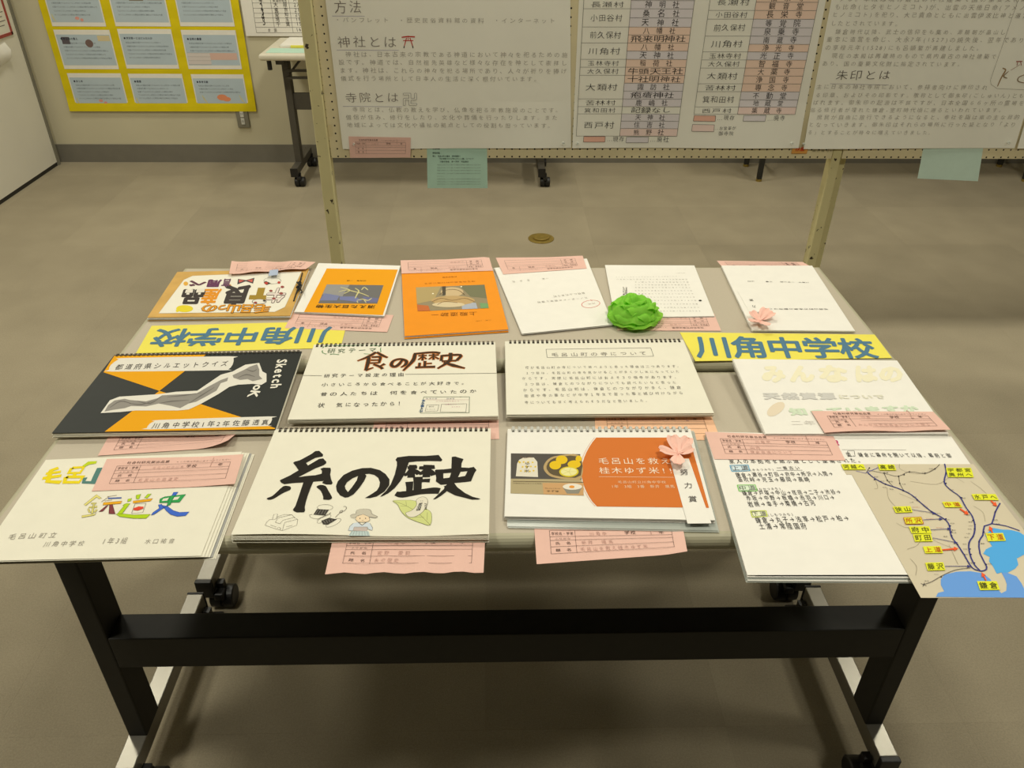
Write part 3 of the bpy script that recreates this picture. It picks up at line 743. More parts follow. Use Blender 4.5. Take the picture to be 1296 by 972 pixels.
for yy, a, b, c_ in ((28, '順位', '都道府県名', '人口'), (86, '1', '大　阪', '275'), (142, '2', '東　京', '218'), (195, '3', '愛　知', '207'), (248, '4', '埼　玉', '184'), (300, '5', '千　葉', '152')):
    K.text(a, (CX(245, yy), yy-6), (CX(290, yy), yy-6), DARK, asp=1.6 if len(a) == 1 else 1.8, jit=1)
    K.text(b, (CX(400, yy), yy-4), (CX(560, yy), yy-4), DARK, asp=1.1, jit=1); K.text(c_, (CX(625, yy), yy-4), (CX(725, yy), yy-4), DARK, asp=1.1, jit=1)
K.text('全　国', (345, 358), (450, 358), DARK, asp=1.2, jit=1).text('1642', (660, 358), (790, 358), DARK, asp=1, jit=1)
# wall outlet
t = thing('wall_outlet', 'grey wall outlet with two white sockets below the yellow poster', 'outlet', (-1.48, 3.92, .26))
box('cover_plate', (-1.517, -1.447, 3.909, 3.92, .205, .322), M_FRAMEG, t, bevel=.003)
for zz in (.285, .243):
    o = box('socket', (-1.492, -1.472, 3.906, 3.91, zz-.018, zz+.018), M_WIREW, t)
    box('slot', (-1.487, -1.485, 3.9055, 3.9065, zz-.006, zz+.006), M_PLAST, o); box('slot', (-1.479, -1.477, 3.9055, 3.9065, zz-.006, zz+.006), M_PLAST, o)
# things on the pale wall table
def simple(name, label, cat, b, m, group=None, bevel=0):
    return tag(box(name, b, m, None, bevel), label, cat, group)
simple('paper_sheet', 'mint green sheet lying at the left end of the pale wall table', 'paper', (-1.17, -.75, 3.46, 3.58, .7002, .7012), M_MINT)
simple('paper_strip', 'yellow paper strip across the pale wall table behind the mint sheet', 'paper', (-1.07, .1, 3.585, 3.60, .7015, .7125), M_YEL)
simple('booklet', 'pale pinkish white booklet at the back of the pale wall table', 'booklet', (-1.13, -.72, 3.605, 3.84, .7002, .712), M_PAPER, bevel=.002)
# red framed leaflets on the left partition
PL = Plane((-2.5915, 0, 0), (0, -1, 0), (0, 0, 1))
PL = Plane((-2.5915, 0, 0), (0, 1, 0), (0, 0, 1)); 
def leftwall(name, label, cat, y0, y1, z0, z1, frame=None, face=(228, 226, 216)):
    t = thing(name, label, cat, (-2.59, (y0+y1)/2, z0))
    box('page', (-2.5915, -2.590, y0+.012, y1-.012, z0+.012, z1-.012), mat('leaf_%d%d%d' % face, face, .6), t)
    if frame:
        for b in ((y0, y1, z0, z0+.014), (y0, y1, z1-.014, z1), (y0, y0+.014, z0, z1), (y1-.014, y1, z0, z1)):
            box('frame_bar', (-2.5915, -2.586, *b), frame, t)
    for k in range(6):
        zz = z1-.05-k*(z1-z0-.08)/6
        box('text_line', (-2.5900, -2.5896, y0+.03, y1-.03-.02*(k % 2), zz, zz+.004), ink((120, 116, 112)), t)
    return t
M_RED = mat('red_leaflet_frame', (158, 66, 60), .6)
leftwall('framed_leaflet', 'red framed leaflet high on the white partition, nearer the corner', 'leaflet', 3.44, 3.80, .725, .93, M_RED)
leftwall('framed_leaflet', 'red framed greenish leaflet left of the first on the white partition', 'leaflet', 3.0, 3.42, .69, .90, M_RED, (205, 212, 180))
leftwall('yellow_leaflet', 'yellow and purple leaflet above the red framed ones on the partition', 'leaflet', 3.35, 3.72, .96, 1.2, mat('lilac_frame', (140, 130, 150), .6), (226, 190, 40))
tp = thing('paper_pocket', 'crumpled white plastic pocket below the red framed leaflets', 'pocket', (-2.58, 3.5, .62))
m = MB(); pr = []
for i in range(13):
    yy = 3.2+.48*i/12; d = .012+.014*math.sin(i*.9)**2
    pr.append((yy, d))
vv = []; ff = []
for i, (yy, d) in enumerate(pr):
    for zz, k in ((.70, .5), (.665, 1.3), (.625, 1.0), (.61, .2)): vv.append((-2.5915+d*k, yy, zz+.006*math.sin(i*1.7)))
for i in range(12):
    for k in range(3): a = i*4+k; ff.append((a, a+1, a+5, a+4))
link('pocket_film', vv, ff, M_PAPER, tp, smooth=True)
# brass floor cap
t = thing('floor_outlet_cap', 'round brass floor socket cap set in the carpet behind the table', 'floor socket', (.204, 2.74, 0))
MB().tube([(.204, 2.74, .0), (.204, 2.74, .003), (.204, 2.74, .005)], [.062, .062, .054], 32).build('flange', M_BRASS, t)
MB().tube([(.204, 2.74, .005), (.204, 2.74, .010), (.204, 2.74, .012)], [.040, .040, .034], 28).build('lid', M_BRASS, t)

# ================================================================== DOCUMENTS ON THE TABLES
Sheet_curl0 = None
def doc(name, label, cat, P, quad, crop, group=None, curl=None):
    S = Sheet(P, quad, curl, crop)
    t = thing(name, label, cat, tuple(P.at(S.q.mean(0), 0)[0]), group)
    return S, t
def pages(S, t, n, th, m, total, fan=.0012, name='page', clear=None):
    """n separate sheets under the top one down to 'total' below the surface"""
    for k in range(n):
        d = total*(k+1)/(n+.3)
        S.solid(name, min(th, total/(n+1)*.55), (clear if clear and k % 2 else m), t, drop=d, shift=(random.uniform(-fan, fan), random.uniform(-fan, fan*.4)))
def spiral(S, t, n, m, u0=.03, u1=.97, r=.0048, wire=.0007, inset=.004, name='wire_binding', holes=True):
    """row of double rings along the top edge; too small to pick apart"""
    mb = MB(); q = S.q; tl, tr, bl = q[0], q[1], q[3]
    down = (bl-tl)/np.linalg.norm(bl-tl); e = (tr-tl)/np.linalg.norm(tr-tl); L = np.linalg.norm(tr-tl)
    for i in range(n):
        u = u0+(u1-u0)*i/(n-1)
        for du in (-.0011, .0011):
            c = tl+(tr-tl)*u+e*du+down*inset*.3; pts = []
            for k in range(8):
                a = 2*math.pi*k/8; ab = c+down*r*math.cos(a)
                pts.append(tuple(S.P.at(ab, -.0025+r*math.sin(a))[0]))
            mb.tube(pts, wire, 4, closed=True)
    o = mb.build(name, m, t); o['kind'] = 'stuff'
    if holes:
        K = Ink(S, t, 'binding_hole', uv=True)
        Lv = np.linalg.norm(bl-tl)
        for i in range(n):
            u = u0+(u1-u0)*i/(n-1); K.poly([(u-.0022/L, .0035/Lv), (u+.0022/L, .0035/Lv), (u+.0022/L, .0085/Lv), (u-.0022/L, .0085/Lv)], (60, 54, 46), 1)
        K.kind = 'stuff'
    return o

FB = lambda h: flat(ZB+h)
FA = lambda h: flat(ZA+h)
# ---- school name banners (flat yellow paper strips)
M_BLUEINK = (82, 122, 148)
S, t = doc('name_banner', 'yellow school name banner lying upright to the viewer, right of the tables', 'banner', FB(.0009), [(860.4, 420.6), (1107, 423.4), (1129, 453), (880, 457)], None, 'school name banners')
S.solid('paper', .0004, M_YEL, t)
Ink(S, t).quad('川角中学校', [(876.5, 425), (1101, 428.8), (1113.5, 454), (883, 453)], M_BLUEINK, b=.026, fill=1.04)
S, t = doc('name_banner', 'yellow school name banner lying upside down, left of the tables', 'banner', FB(.0009), [(431, 440), (172, 447), (192, 412.3), (440, 406)], None, 'school name banners')
S.solid('paper', .0004, M_YEL, t)
Ink(S, t).quad('川角中学校', [(413, 435), (187, 439.5), (200, 416.5), (420.5, 413.5)], M_BLUEINK, b=.026, fill=1.04)

# ---- album (upside down)
ca = (180, 320, 5.4)
S, t = doc('album', 'tan album tied with black cord, back left corner, decorated upside down title', 'album', FB(.009), [(1010, 428), (35, 440), (240, 130), (1140, 110)], ca)
S.solid('cover', .0015, M_WOOD, t)
pages(S, t, 3, .001, M_PAPER, .006, .0015)
S.solid('back_cover', .0012, M_WOOD, t, drop=.0074, grow=.001)
K = Ink(S, t, 'cover_picture', ca)
K.poly([(285, 185), (345, 158), (1090, 128), (975, 372), (905, 405), (112, 415)], (234, 230, 216), 1)
K.rib([(285, 185), (345, 158), (1090, 128), (975, 372), (905, 405), (112, 415)], .6, (190, 178, 150), 2, closed=True)
BRN = (178, 120, 40)
def ochar(K, ch, q, fillc, outc, bo=.055, bi=.028, layer=3):
    K.quad(ch, q, outc, b=bo, layer=layer); K.quad(ch, q, fillc, b=bi, layer=layer+2)
def uq(x0, x1, y0, y1, sk=.55):   # image box -> reading quad for an upside-down glyph; sk = image shear of the sheet's sides
    h = y1-y0; return [(x1-sk*h*.6, y1), (x0-sk*h*.6, y1), (x0+sk*h*.4, y0), (x1+sk*h*.4, y0)]
for ch, x0, x1 in (('毛', 760, 880), ('呂', 670, 765), ('山', 575, 680), ('の', 400, 520), ('ー', 510, 590)):
    if ch != 'ー': ochar(K, ch, uq(x0, x1, 352, 414, .4), (222, 150, 40), (70, 50, 30))
    else: ochar(K, 'っ', uq(x0, x1, 352, 414, .4), (222, 150, 40), (70, 50, 30))
K.ell((290, 383), 58, 24, (226, 208, 50), 3).ell((240, 398), 10, 9, (226, 208, 50), 3)
K.quad('牛', uq(850, 985, 240, 345, .4), (92, 66, 62), b=.05).quad('牛', uq(850, 985, 240, 345, .4), (226, 214, 206), b=.02, layer=5)
for c_, r_ in (((880, 262), 12), ((950, 280), 14), ((900, 315), 13), ((960, 235), 11)): K.ell(c_, r_, r_*.6, (150, 80, 74), 6)
K.poly([(735, 290), (850, 292), (845, 322), (727, 320)], (160, 132, 52), 3).poly([(792, 240), (842, 240), (825, 300), (775, 300)], (160, 132, 52), 3)
K.ell((800, 335), 48, 17, (226, 222, 212), 3).ell((800, 335), 48, 17, (88, 62, 58), 4, ring=1.2).ell((775, 343), 12, 7, (150, 70, 66), 5).ell((835, 330), 10, 6, (60, 54, 52), 5)
K.quad('良', uq(555, 745, 222, 362, .35), (66, 60, 58), b=.05)
K.quad('産', uq(410, 530, 246, 356, .4), (224, 146, 40), b=.04)
K.quad('品', uq(265, 430, 250, 356, .35), (62, 56, 54), b=.05)
K.poly([(300, 255), (350, 252), (345, 275), (292, 277)], (226, 220, 208), 6).poly([(375, 250), (430, 248), (425, 272), (368, 275)], (226, 220, 208), 6)
K.quad('言', uq(545, 612, 178, 238, .3), (104, 62, 92), b=.03).quad('周', uq(440, 540, 184, 238, .3), (104, 62, 92), b=.05).quad('べ', uq(320, 440, 186, 236, .3), (96, 56, 74), b=.05)
K.ell((298, 212), 16, 14, (222, 170, 70), 3).ell((600, 225), 10, 8, (222, 170, 70), 3)
K.poly([(655, 180), (710, 188), (768, 172), (758, 212), (708, 196), (650, 218)], (70, 66, 70), 3).poly([(662, 186), (700, 192), (662, 206)], (200, 100, 90), 5).poly([(758, 182), (715, 190), (752, 204)], (200, 100, 90), 5)
K.ell((890, 192), 58, 22, (230, 226, 214), 3).ell((890, 192), 58, 22, (90, 70, 60), 4, ring=.8).poly([(830, 205), (850, 222), (880, 210), (845, 195)], (70, 60, 48), 5).ell((848, 210), 12, 8, (190, 70, 60), 6).ell((935, 205), 10, 8, (190, 70, 60), 6).ell((958, 235), 12, 8, (180, 70, 80), 5)
# cord, with a bow
def on(S, p, h):
    return tuple(S.P.at(S.hit(S.px(p)), h)[0])
cordm = M_PLAST
m = MB(); m.tube([on(S, p, h) for p, h in (((1095, 140), .001), ((1082, 190), .002), ((1072, 235), .003), ((1050, 290), .002), ((1036, 332), .001))], .0016, 6)
m.build('cord', cordm, t)
m = MB(); m.tube([on(S, (1075+a*math.cos(k*.63), 228+b*math.sin(k*.63)), .005+.003*math.sin(k)) for k, (a, b) in enumerate([(4, 4), (22, 20), (30, 34), (24, 46), (8, 50), (-6, 40), (-14, 24), (-18, 12), (-6, 6), (4, 4)])], .0016, 6)
m.tube([on(S, p, .006) for p in ((1090, 195), (1078, 215), (1070, 232), (1082, 262), (1096, 285), (1088, 292))], .0014, 6)
m.tube([on(S, p, .005) for p in ((1060, 215), (1070, 228), (1085, 222), (1070, 240), (1056, 252))], .002, 6)
m.build('cord_bow', cordm, t)
bt = Sheet(S.P, [(870, 118), (930, 112), (928, 150), (862, 155)], None, ca)
slip('pink entry slip curling over the back edge of the album, upside down', FB(.0102), [(1190, 72), (605, 62), (595, 158), (1190, 112)][2:]+[(605, 62), (1190, 72)][0:0] if False else [(1120, 122), (597, 160), (612, 62), (1185, 62)], ca, curl=lambda u, v: .004*(1-v)+.006*max(0, u-.8)+.003*math.sin(u*7)**2, name='', title='')
Sx = Sheet(FB(.0170), [(872, 118), (930, 112), (926, 150), (862, 157)], None, ca)
o = Sx.solid('masking_tape', .0003, mat('pale_blue_tape', (172, 186, 212), .6)); tag(o, 'small pale blue tape holding the pink slip to the tan album', 'tape')

# ---- white booklet with amber cover print (upside down)
cb = (350, 320, 4.32)
slip('pink entry slip under the front of the amber fossil booklet, upside down', FB(.0012), [(605, 433), (45, 411), (92, 318), (640, 340)], cb, title='消えた巨大生物', name='小川')
S, t = doc('booklet', 'white booklet with amber front showing a fossil skeleton photo, upside down', 'booklet', FB(.0058), [(590, 345), (98, 322), (230, 56), (678, 70)], cb)
S.solid('cover', .0004, M_PAPER, t); pages(S, t, 3, .0004, M_PAPER, .003, .001)
K = Ink(S, t, 'printed_cover', cb)
AMB = (234, 160, 18)
K.poly([(275, 86), (663, 92), (581, 341), (150, 324)], AMB, 1)
K.poly([(275, 174), (585, 178), (550, 279), (228, 277)], (112, 111, 110), 2)
K.poly([(275, 174), (400, 176), (360, 240), (252, 228)], (150, 148, 144), 3).poly([(262, 222), (345, 236), (330, 262), (235, 262)], (122, 128, 165), 3).poly([(345, 240), (430, 240), (470, 262), (440, 270), (345, 258)], (118, 124, 168), 3).poly([(470, 240), (560, 250), (548, 272), (480, 272)], (110, 112, 150), 3)
for pts in ([(340, 215), (380, 205), (420, 212), (470, 225), (505, 240)], [(430, 195), (450, 210), (440, 230), (430, 250)], [(465, 205), (480, 190), (500, 205)], [(440, 262), (470, 255), (500, 262), (520, 250)], [(350, 190), (400, 205), (370, 225)], [(440, 265), (445, 275)], [(480, 260), (490, 274)]):
    K.rib(pts, [2.2, 3.6, 2], (206, 198, 142), 4, 3)
K.text('消えた巨大生物', (545, 287), (218, 284), (58, 40, 20), asp=.95, b=.02)
K.text('研究者　一組', (492, 150), (385, 150), (96, 66, 24), asp=1)

# ---- orange folder
S, t = doc('folder', 'orange card folder with museum exhibit photo, upside down', 'folder', FB(.0055), [(1268, 418), (700, 455), (683, 100), (1180, 84)], cb)
S.solid('cover', .0006, M_ORANGE, t); pages(S, t, 2, .0004, M_PAPER, .0025, .0006); S.solid('back_cover', .0006, M_ORANGE, t, drop=.0038, shift=(0, -.004))
K = Ink(S, t, 'printed_cover', cb)
K.poly([(762, 190), (1137, 175), (1160, 303), (772, 320)], (150, 138, 110), 1)
K.poly([(762, 190), (900, 184), (860, 260), (768, 280)], (178, 158, 110), 2).poly([(1000, 180), (1137, 175), (1150, 250), (1060, 240)], (120, 120, 92), 2).poly([(768, 284), (830, 290), (840, 318), (772, 320)], (196, 110, 60), 3).poly([(1010, 268), (1090, 275), (1100, 306), (1015, 310)], (172, 178, 190), 3).poly([(1110, 275), (1156, 278), (1160, 303), (1118, 305)], (120, 160, 110), 3)
K.ell((960, 215), 62, 26, (204, 180, 140), 3).ell((965, 262), 120, 26, (190, 160, 112), 3).ell((940, 285), 90, 14, (214, 196, 160), 4).poly([(905, 185), (925, 184), (925, 232), (908, 235)], (84, 78, 66), 4)
for pts in ([(850, 270), (900, 250), (960, 262), (1030, 250), (1080, 268)], [(890, 232), (930, 205), (990, 205), (1030, 232)], [(880, 285), (920, 268), (990, 275)]):
    K.rib(pts, 1.4, (110, 84, 50), 5, 3)
K.ell((1010, 187), 5, 3, (250, 244, 220), 5).ell((855, 225), 5, 3, (250, 244, 220), 5)
K.text('上殿遺跡ー', (1100, 322), (840, 330), (110, 62, 14), asp=.95, thin=True)
K.text('埼玉県毛呂山町川角にある', (1087, 152), (805, 166), (150, 84, 16), asp=.8, thin=True); K.text('町指定史跡', (985, 128), (905, 132), (140, 78, 16), asp=1); K.text('二組　川田', (1175, 365), (1088, 372), (150, 84, 16), asp=.8, thin=True)
slip('pink entry slip across the back of the orange folder, upside down', FB(.0066), [(1184, 97), (683, 113), (678, 46), (1163, 26)], cb, curl=lambda u, v: .004*(v)*(u > .0)*abs(u-.5)*1.2, title='上殿遺跡', name='')

# ---- white stack with red ellipse
cc4 = (620, 310, 4.05)
S, t = doc('report', 'white stapled report with a red pencil ellipse, upside down, behind the sketchbooks', 'report', FB(.0055), [(632, 408), (165, 455), (24, 118), (497, 70)], cc4)
S.solid('page', .0004, M_PAPER, t, shift=(0, 0))
for k in range(3): S.solid('page', .0004, M_PAPER, t, drop=.0012*(k+1), shift=(.002*(k % 2)-.001, .003*((k+1) % 2)))
K = Ink(S, t, crop=cc4)
K.text('自然にふれあう町', (487, 243), (320, 262), (120, 112, 104), asp=.85, jit=.5, thin=True).text('スノーボードの歴史と技術', (502, 268), (238, 292), (112, 104, 98), asp=.8, jit=.6, thin=True)
K.text('一年　　　清　水　花', (300, 168), (110, 186), (150, 142, 132), asp=1.0, jit=.6, thin=True)
K.ell((517, 303), 47, 19, (214, 80, 62), 2, ring=1.0, rot=-.1).line((515, 282), (525, 288), 1, (214, 80, 62)).text('見本', (540, 296), (498, 302), (180, 160, 150), asp=.7, thin=True)
slip('pink entry slip across the back of the report with the red ellipse', FB(.0064), [(497, 120), (68, 150), (30, 70), (475, 58)], cc4, curl=lambda u, v: .004*v*abs(u-.4), title='', name='')

# ---- manuscript sheets
slip('pink entry slip under the front edge of the typed manuscript, beside the green rosette', FB(.0014), [(1186, 440), (655, 438), (640, 350), (1150, 352)], cc4, title='毛呂山の歴史', name='')
S, t = doc('manuscript', 'white typed manuscript sheets, upside down, with green rosette on the corner', 'document', FB(.0040), [(1152, 365), (640, 372), (590, 103), (1048, 105)], cc4)
S.solid('page', .0004, M_PAPER, t); pages(S, t, 2, .0003, M_PAPER, .0022, .0012)
K = Ink(S, t, crop=cc4)
TXT = '毛呂山町には古い神社や寺院が多くあり町の人々に大切にされてきました私は夏休みに歴史資料館をたずねて調べました'
for i, yy in enumerate((346, 328, 310, 292, 275, 258, 242, 226, 212, 198, 184)):
    xr = 1082-(346-yy)*.42; xl = (740 if yy > 270 else 728 if yy > 190 else 635)-(0)
    n = int((xr-xl)/15.5)
    K.text((TXT*2)[i*4:i*4+n-2], (xr, yy-9), (xl+10, yy-9), (120, 114, 106), asp=.8, jit=.3, fill=.75, thin=True)
K.text((TXT*2)[7:30], (975, 160), (640, 165), (120, 114, 106), asp=.7, fill=.7, thin=True).text('はじめに', (1000, 143), (950, 144), (120, 114, 106), asp=.8, thin=True)
K.ell((1078, 286), 8, 4, (52, 48, 46), 3)
K.quad('調べ方', [(705, 268), (682, 268), (680, 214), (703, 214)], (100, 96, 92), b=.01)

# ---- right-hand white report with sakura ribbon
c6 = (850, 310, 4.32)
slip('pink entry slip peeking out behind the back right white report', FB(.0010), [(768, 122), (278, 122), (247, 86), (716, 93)], c6, title='', name='')
S, t = doc('report', 'plain white report upside down at the back right corner, prize flower on its corner', 'report', FB(.0055), [(1003, 470), (440, 465), (272, 112), (768, 113)], c6)
S.solid('page', .0004, M_PAPER, t); pages(S, t, 3, .0004, M_PAPER, .0030, .0008)
K = Ink(S, t, crop=c6)
K.text('毛呂山町の未来の都市づくり', (855, 349), (500, 347), (92, 86, 82), asp=.6, b=.01); K.text('川角中　一年二組　　三番　　　山口', (750, 204), (412, 197), (80, 74, 72), asp=.62, b=.01)
def petal(mid, tipv, w, P, h0, h1, notch=True):
    """one folded petal from centre to tip with a crease along it"""
    c = np.array(mid); tpt = np.array(tipv); e = tpt-c; L = np.linalg.norm(e); e /= L; n = np.array([-e[1], e[0]])
    rows = [(0, .12, 0), (.25, .62, .2), (.5, .92, .5), (.75, 1.0, .8), (.92, .72, 1.0)]
    v = []; f = []
    for (s_, ww, hh) in rows:
        for k, side in enumerate((-1, -.5, 0, .5, 1)):
            ab = c+e*L*s_+n*w*.5*ww*side; v.append(P.at(ab, h0+(h1-h0)*hh-(.0022 if side == 0 else 0)*(s_ > 0)+.0015*abs(side))[0])
    v.append(P.at(c+e*L*1.0+n*w*.22, h1)[0]); v.append(P.at(c+e*L*.93, h1-.001)[0]); v.append(P.at(c+e*L*1.0-n*w*.22, h1)[0])
    for r_ in range(4):
        for k in range(4): a = r_*5+k; f.append((a, a+1, a+6, a+5))
    b = 20; f += [(b, b+1, 27), (b+1, b+2, 26, 27), (b+2, b+3, 25, 26), (b+3, b+4, 25)]
    vb = [np.array(x)-P.n*.0004 for x in v]; N = len(v)
    f += [tuple(i+N for i in g[::-1]) for g in f]
    return v+vb, f
def sakura(label, P, crop, strip, cpx, tips, w, text=None, tq=None, hs=.001):
    t = thing('prize_rosette', label, 'rosette', tuple(P.at(Sheet(P, strip, None, crop).q.mean(0), 0)[0]), 'sakura prize rosettes')
    S = Sheet(P, strip, None, crop)
    S.solid('ribbon_strip', .0004, M_PAPER, t)
    if text:
        K = Ink(S, t, crop=crop)
        for ch, q in zip(text, tq): K.quad(ch, q, (66, 60, 58))
    H = lambda p: P.hit((crop[0]+p[0]/crop[2], crop[1]+p[1]/crop[2]), .006)
    c = H(cpx)
    for tp in tips:
        v, f = petal(c, H(tp), w, P, hs+.002, hs+.012)
        link('petal', v, f, M_SAKURA, t)
    return t
c9 = (900, 380, 8.1)
sakura('small pink prize flower with faint paper strip on the back right report', FB(.0062), c9, [(560, 190), (430, 190), (270, -95), (400, -95)], (500, 200),
       [(400, 140), (560, 105), (640, 150), (575, 290), (395, 245)], .020, '努力賞', [[(500, 145), (462, 145), (455, 118), (493, 118)], [(465, 78), (425, 78), (412, 52), (455, 52)], [(440, 12), (395, 12), (385, -12), (428, -12)]])

# ---- green tissue rosette
def tissue():
    P = FB(.0045); c = P.hit((801.5, 404)); C0 = P.at(c, 0)[0]
    t = thing('tissue_rosette', 'bright green tissue paper rosette on the manuscript corner', 'rosette', tuple(C0))
    rnd = random.Random(5)
    #        n  reach  z_in  z_tip width lean
    for ring, (n, R_, z0, z1, w, dr) in enumerate(((6, .060, .004, .013, .080, .80), (6, .057, .006, .027, .078, .84), (5, .050, .010, .039, .070, .86), (5, .037, .016, .046, .056, .80), (4, .024, .022, .049, .040, .66))):
        for k in range(n):
            a = 2*math.pi*(k+.5*(ring % 2)+rnd.uniform(-.25, .25))/n; v = []; f = []
            nu, nv = 14, 10; ph = rnd.uniform(0, 6); R2 = R_*rnd.uniform(.88, 1.06); zz = z1*rnd.uniform(.88, 1.08); tw = rnd.uniform(-.3, .3)
            for j in range(nv+1):
                s_ = j/nv
                for i in range(nu+1):
                    uu = i/nu*2-1
                    ww = w*.5*math.sin(math.pi*(.10+.66*s_))
                    rad = R2*(s_-.20*uu*uu*s_*s_); side = ww*uu+tw*rad*s_*.5
                    ruf = (.0020*math.sin(uu*3.6+ph)+.0016*math.sin(uu*7+ph*2+s_*5))*s_**.6
                    h = z0+(zz-z0)*math.sin(s_*math.pi*dr)-.005*uu*uu*s_+ruf
                    rr = rad+ruf*.4
                    v.append((C0[0]+math.cos(a)*rr-math.sin(a)*side, C0[1]+(math.sin(a)*rr+math.cos(a)*side)*.88, C0[2]+max(.001, h)))
            for j in range(nv):
                for i in range(nu): b = j*(nu+1)+i; f.append((b, b+1, b+nu+2, b+nu+1))
            link('tissue_petal', v, f, M_GREEN, t, smooth=True)
tissue()

# ================= second row: lies across the step between the two tables
def row2(dz=0): return Plane((0, .20, ZA+.0100+dz), (1, 0, 0), (0, .245, ZB-ZA))
# black and amber sketchbook
cs = (50, 430, 3.703)
slip('pink entry slip under the front of the black and amber sketchbook, corner curled', FA(.0012), [(335, 432), (940, 425), (892, 503), (273, 543)], cs, curl=lambda u, v: .014*max(0, (u-.72)/.28)**2*max(0, v), title='', name='', school='', grade='')
S, t = doc('sketchbook', 'black and amber sketchbook with a cut-out map of Japan glued on its cover', 'sketchbook', row2(.002), [(350, 72), (1230, 54), (1105, 420), (58, 437)], cs, 'ring-bound sketchbooks', None)
S.solid('cover', .0012, M_BLACKC, t); pages(S, t, 5, .0012, M_PAPERC, .009, .0018)
spiral(S, t, 42, M_WIRE, .02, .98, holes=False)
K = Ink(S, t, 'cover_print', cs)
AMB2 = (232, 164, 16)
K.poly([(350, 76), (780, 70), (562, 240), (300, 153)], AMB2, 0).poly([(562, 240), (1104, 414), (1103, 419), (305, 431)], AMB2, 0)
K = Ink(S, t, 'paper_label', cs)
LB = (226, 222, 212)
K.poly([(372, 92), (400, 86), (890, 78), (910, 86), (905, 118), (885, 140), (860, 144), (345, 150), (326, 142), (335, 118)], LB, 1, 2)
K = Ink(S, t, 'paper_label', cs); K.poly([(540, 382), (570, 376), (1075, 360), (1090, 366), (1085, 388), (1070, 402), (1050, 406), (520, 421), (504, 414), (515, 396)], LB, 1, 2)
K = Ink(S, t, crop=cs)
K.text('都道府県シルエットクイズ', (345, 141), (885, 124), (74, 70, 68), asp=.95, jit=.8, layer=4).text('川角中学校1年2年佐藤透真', (520, 416), (1078, 398), (74, 70, 68), asp=.85, jit=.8, layer=4)
K.text('Sketch', (1112, 92), (1077, 232), (232, 228, 216), asp=.95, b=.03, layer=4, fill=1.0).text('oK', (1006, 208), (966, 268), (232, 228, 216), asp=.8, b=.03, layer=2)
K = Ink(S, t, 'map_cutout', cs)
K.poly([(287, 345), (330, 285), (375, 268), (560, 256), (640, 245), (740, 240), (850, 165), (905, 150), (965, 118), (1030, 110), (1045, 150), (1064, 160), (1064, 198), (1040, 213), (1000, 208), (930, 212), (890, 222), (840, 255), (760, 300), (700, 328), (650, 333), (450, 333), (380, 340)], LB, 3)
GR = (146, 142, 136); GD = (112, 108, 104)
K.poly([(305, 338), (322, 308), (352, 286), (400, 278), (425, 284), (500, 290), (555, 275), (575, 262), (640, 258), (735, 254), (790, 222), (850, 190), (885, 178), (880, 195), (850, 205), (830, 240), (780, 268), (735, 292), (700, 300), (660, 322), (620, 312), (560, 300), (500, 314), (430, 312), (400, 322), (345, 330)], GR, 4)
K.poly([(905, 168), (960, 142), (985, 128), (1020, 116), (1030, 140), (1030, 170), (1045, 185), (1000, 196), (975, 186), (940, 190), (910, 180)], GR, 4)
for pts in ([(330, 320), (380, 290), (430, 300)], [(420, 300), (480, 305), (540, 285)], [(560, 300), (620, 290), (700, 285)], [(600, 270), (680, 262), (760, 250)], [(700, 300), (760, 262), (820, 225)], [(930, 180), (970, 165), (1010, 175)], [(970, 140), (1000, 150), (1020, 140)], [(460, 290), (520, 300), (570, 268)]):
    K.rib(pts, [1, 3.4, 1], GD, 5, 3)

# sketchbook about food
ce = (350, 420, 4.32)
slip('pink entry slip half hidden between the food and the thread sketchbooks', FA(.0008), [(545, 440), (1212, 436), (1218, 586), (515, 592)], ce, title='食の歴史', school='川角中')
S, t = doc('sketchbook', 'sketchbook open at the handwritten brown title about the history of food', 'sketchbook', row2(.0015), [(205, 70), (1195, 56), (1212, 460), (60, 480)], ce, 'ring-bound sketchbooks')
S.solid('page', .0004, M_PAPERC, t); pages(S, t, 5, .0008, M_PAPERC, .0085, .0012)
spiral(S, t, 40, M_WIRE, .02, .985)
K = Ink(S, t, crop=ce)
GN = (60, 130, 66)
K.text('研究テーマ', (268, 117), (552, 110), (66, 96, 66), asp=.7, jit=1)
wav = []
for k in range(34):
    a = 2*math.pi*k/34; x_ = 408+math.copysign(abs(math.cos(a))**.35, math.cos(a))*160; y_ = 99+math.copysign(abs(math.sin(a))**.45, math.sin(a))*24
    wav.append((x_+4*(k % 2), y_-2+4*(k % 2)-(x_-408)*.01))
for k in range(0, 34): 
    if k % 3 != 2: K.rib([wav[k], wav[(k+1) % 34]], 1.3, GN, 2)
OG = (216, 122, 40); DB = (62, 46, 32)
def brush(strokes, o=2.2, lay=2):
    for pts, w in strokes: K.rib(pts, [x+o for x in w], OG, lay, 4)
    for pts, w in strokes: K.rib(pts, w, DB, lay+2, 4)
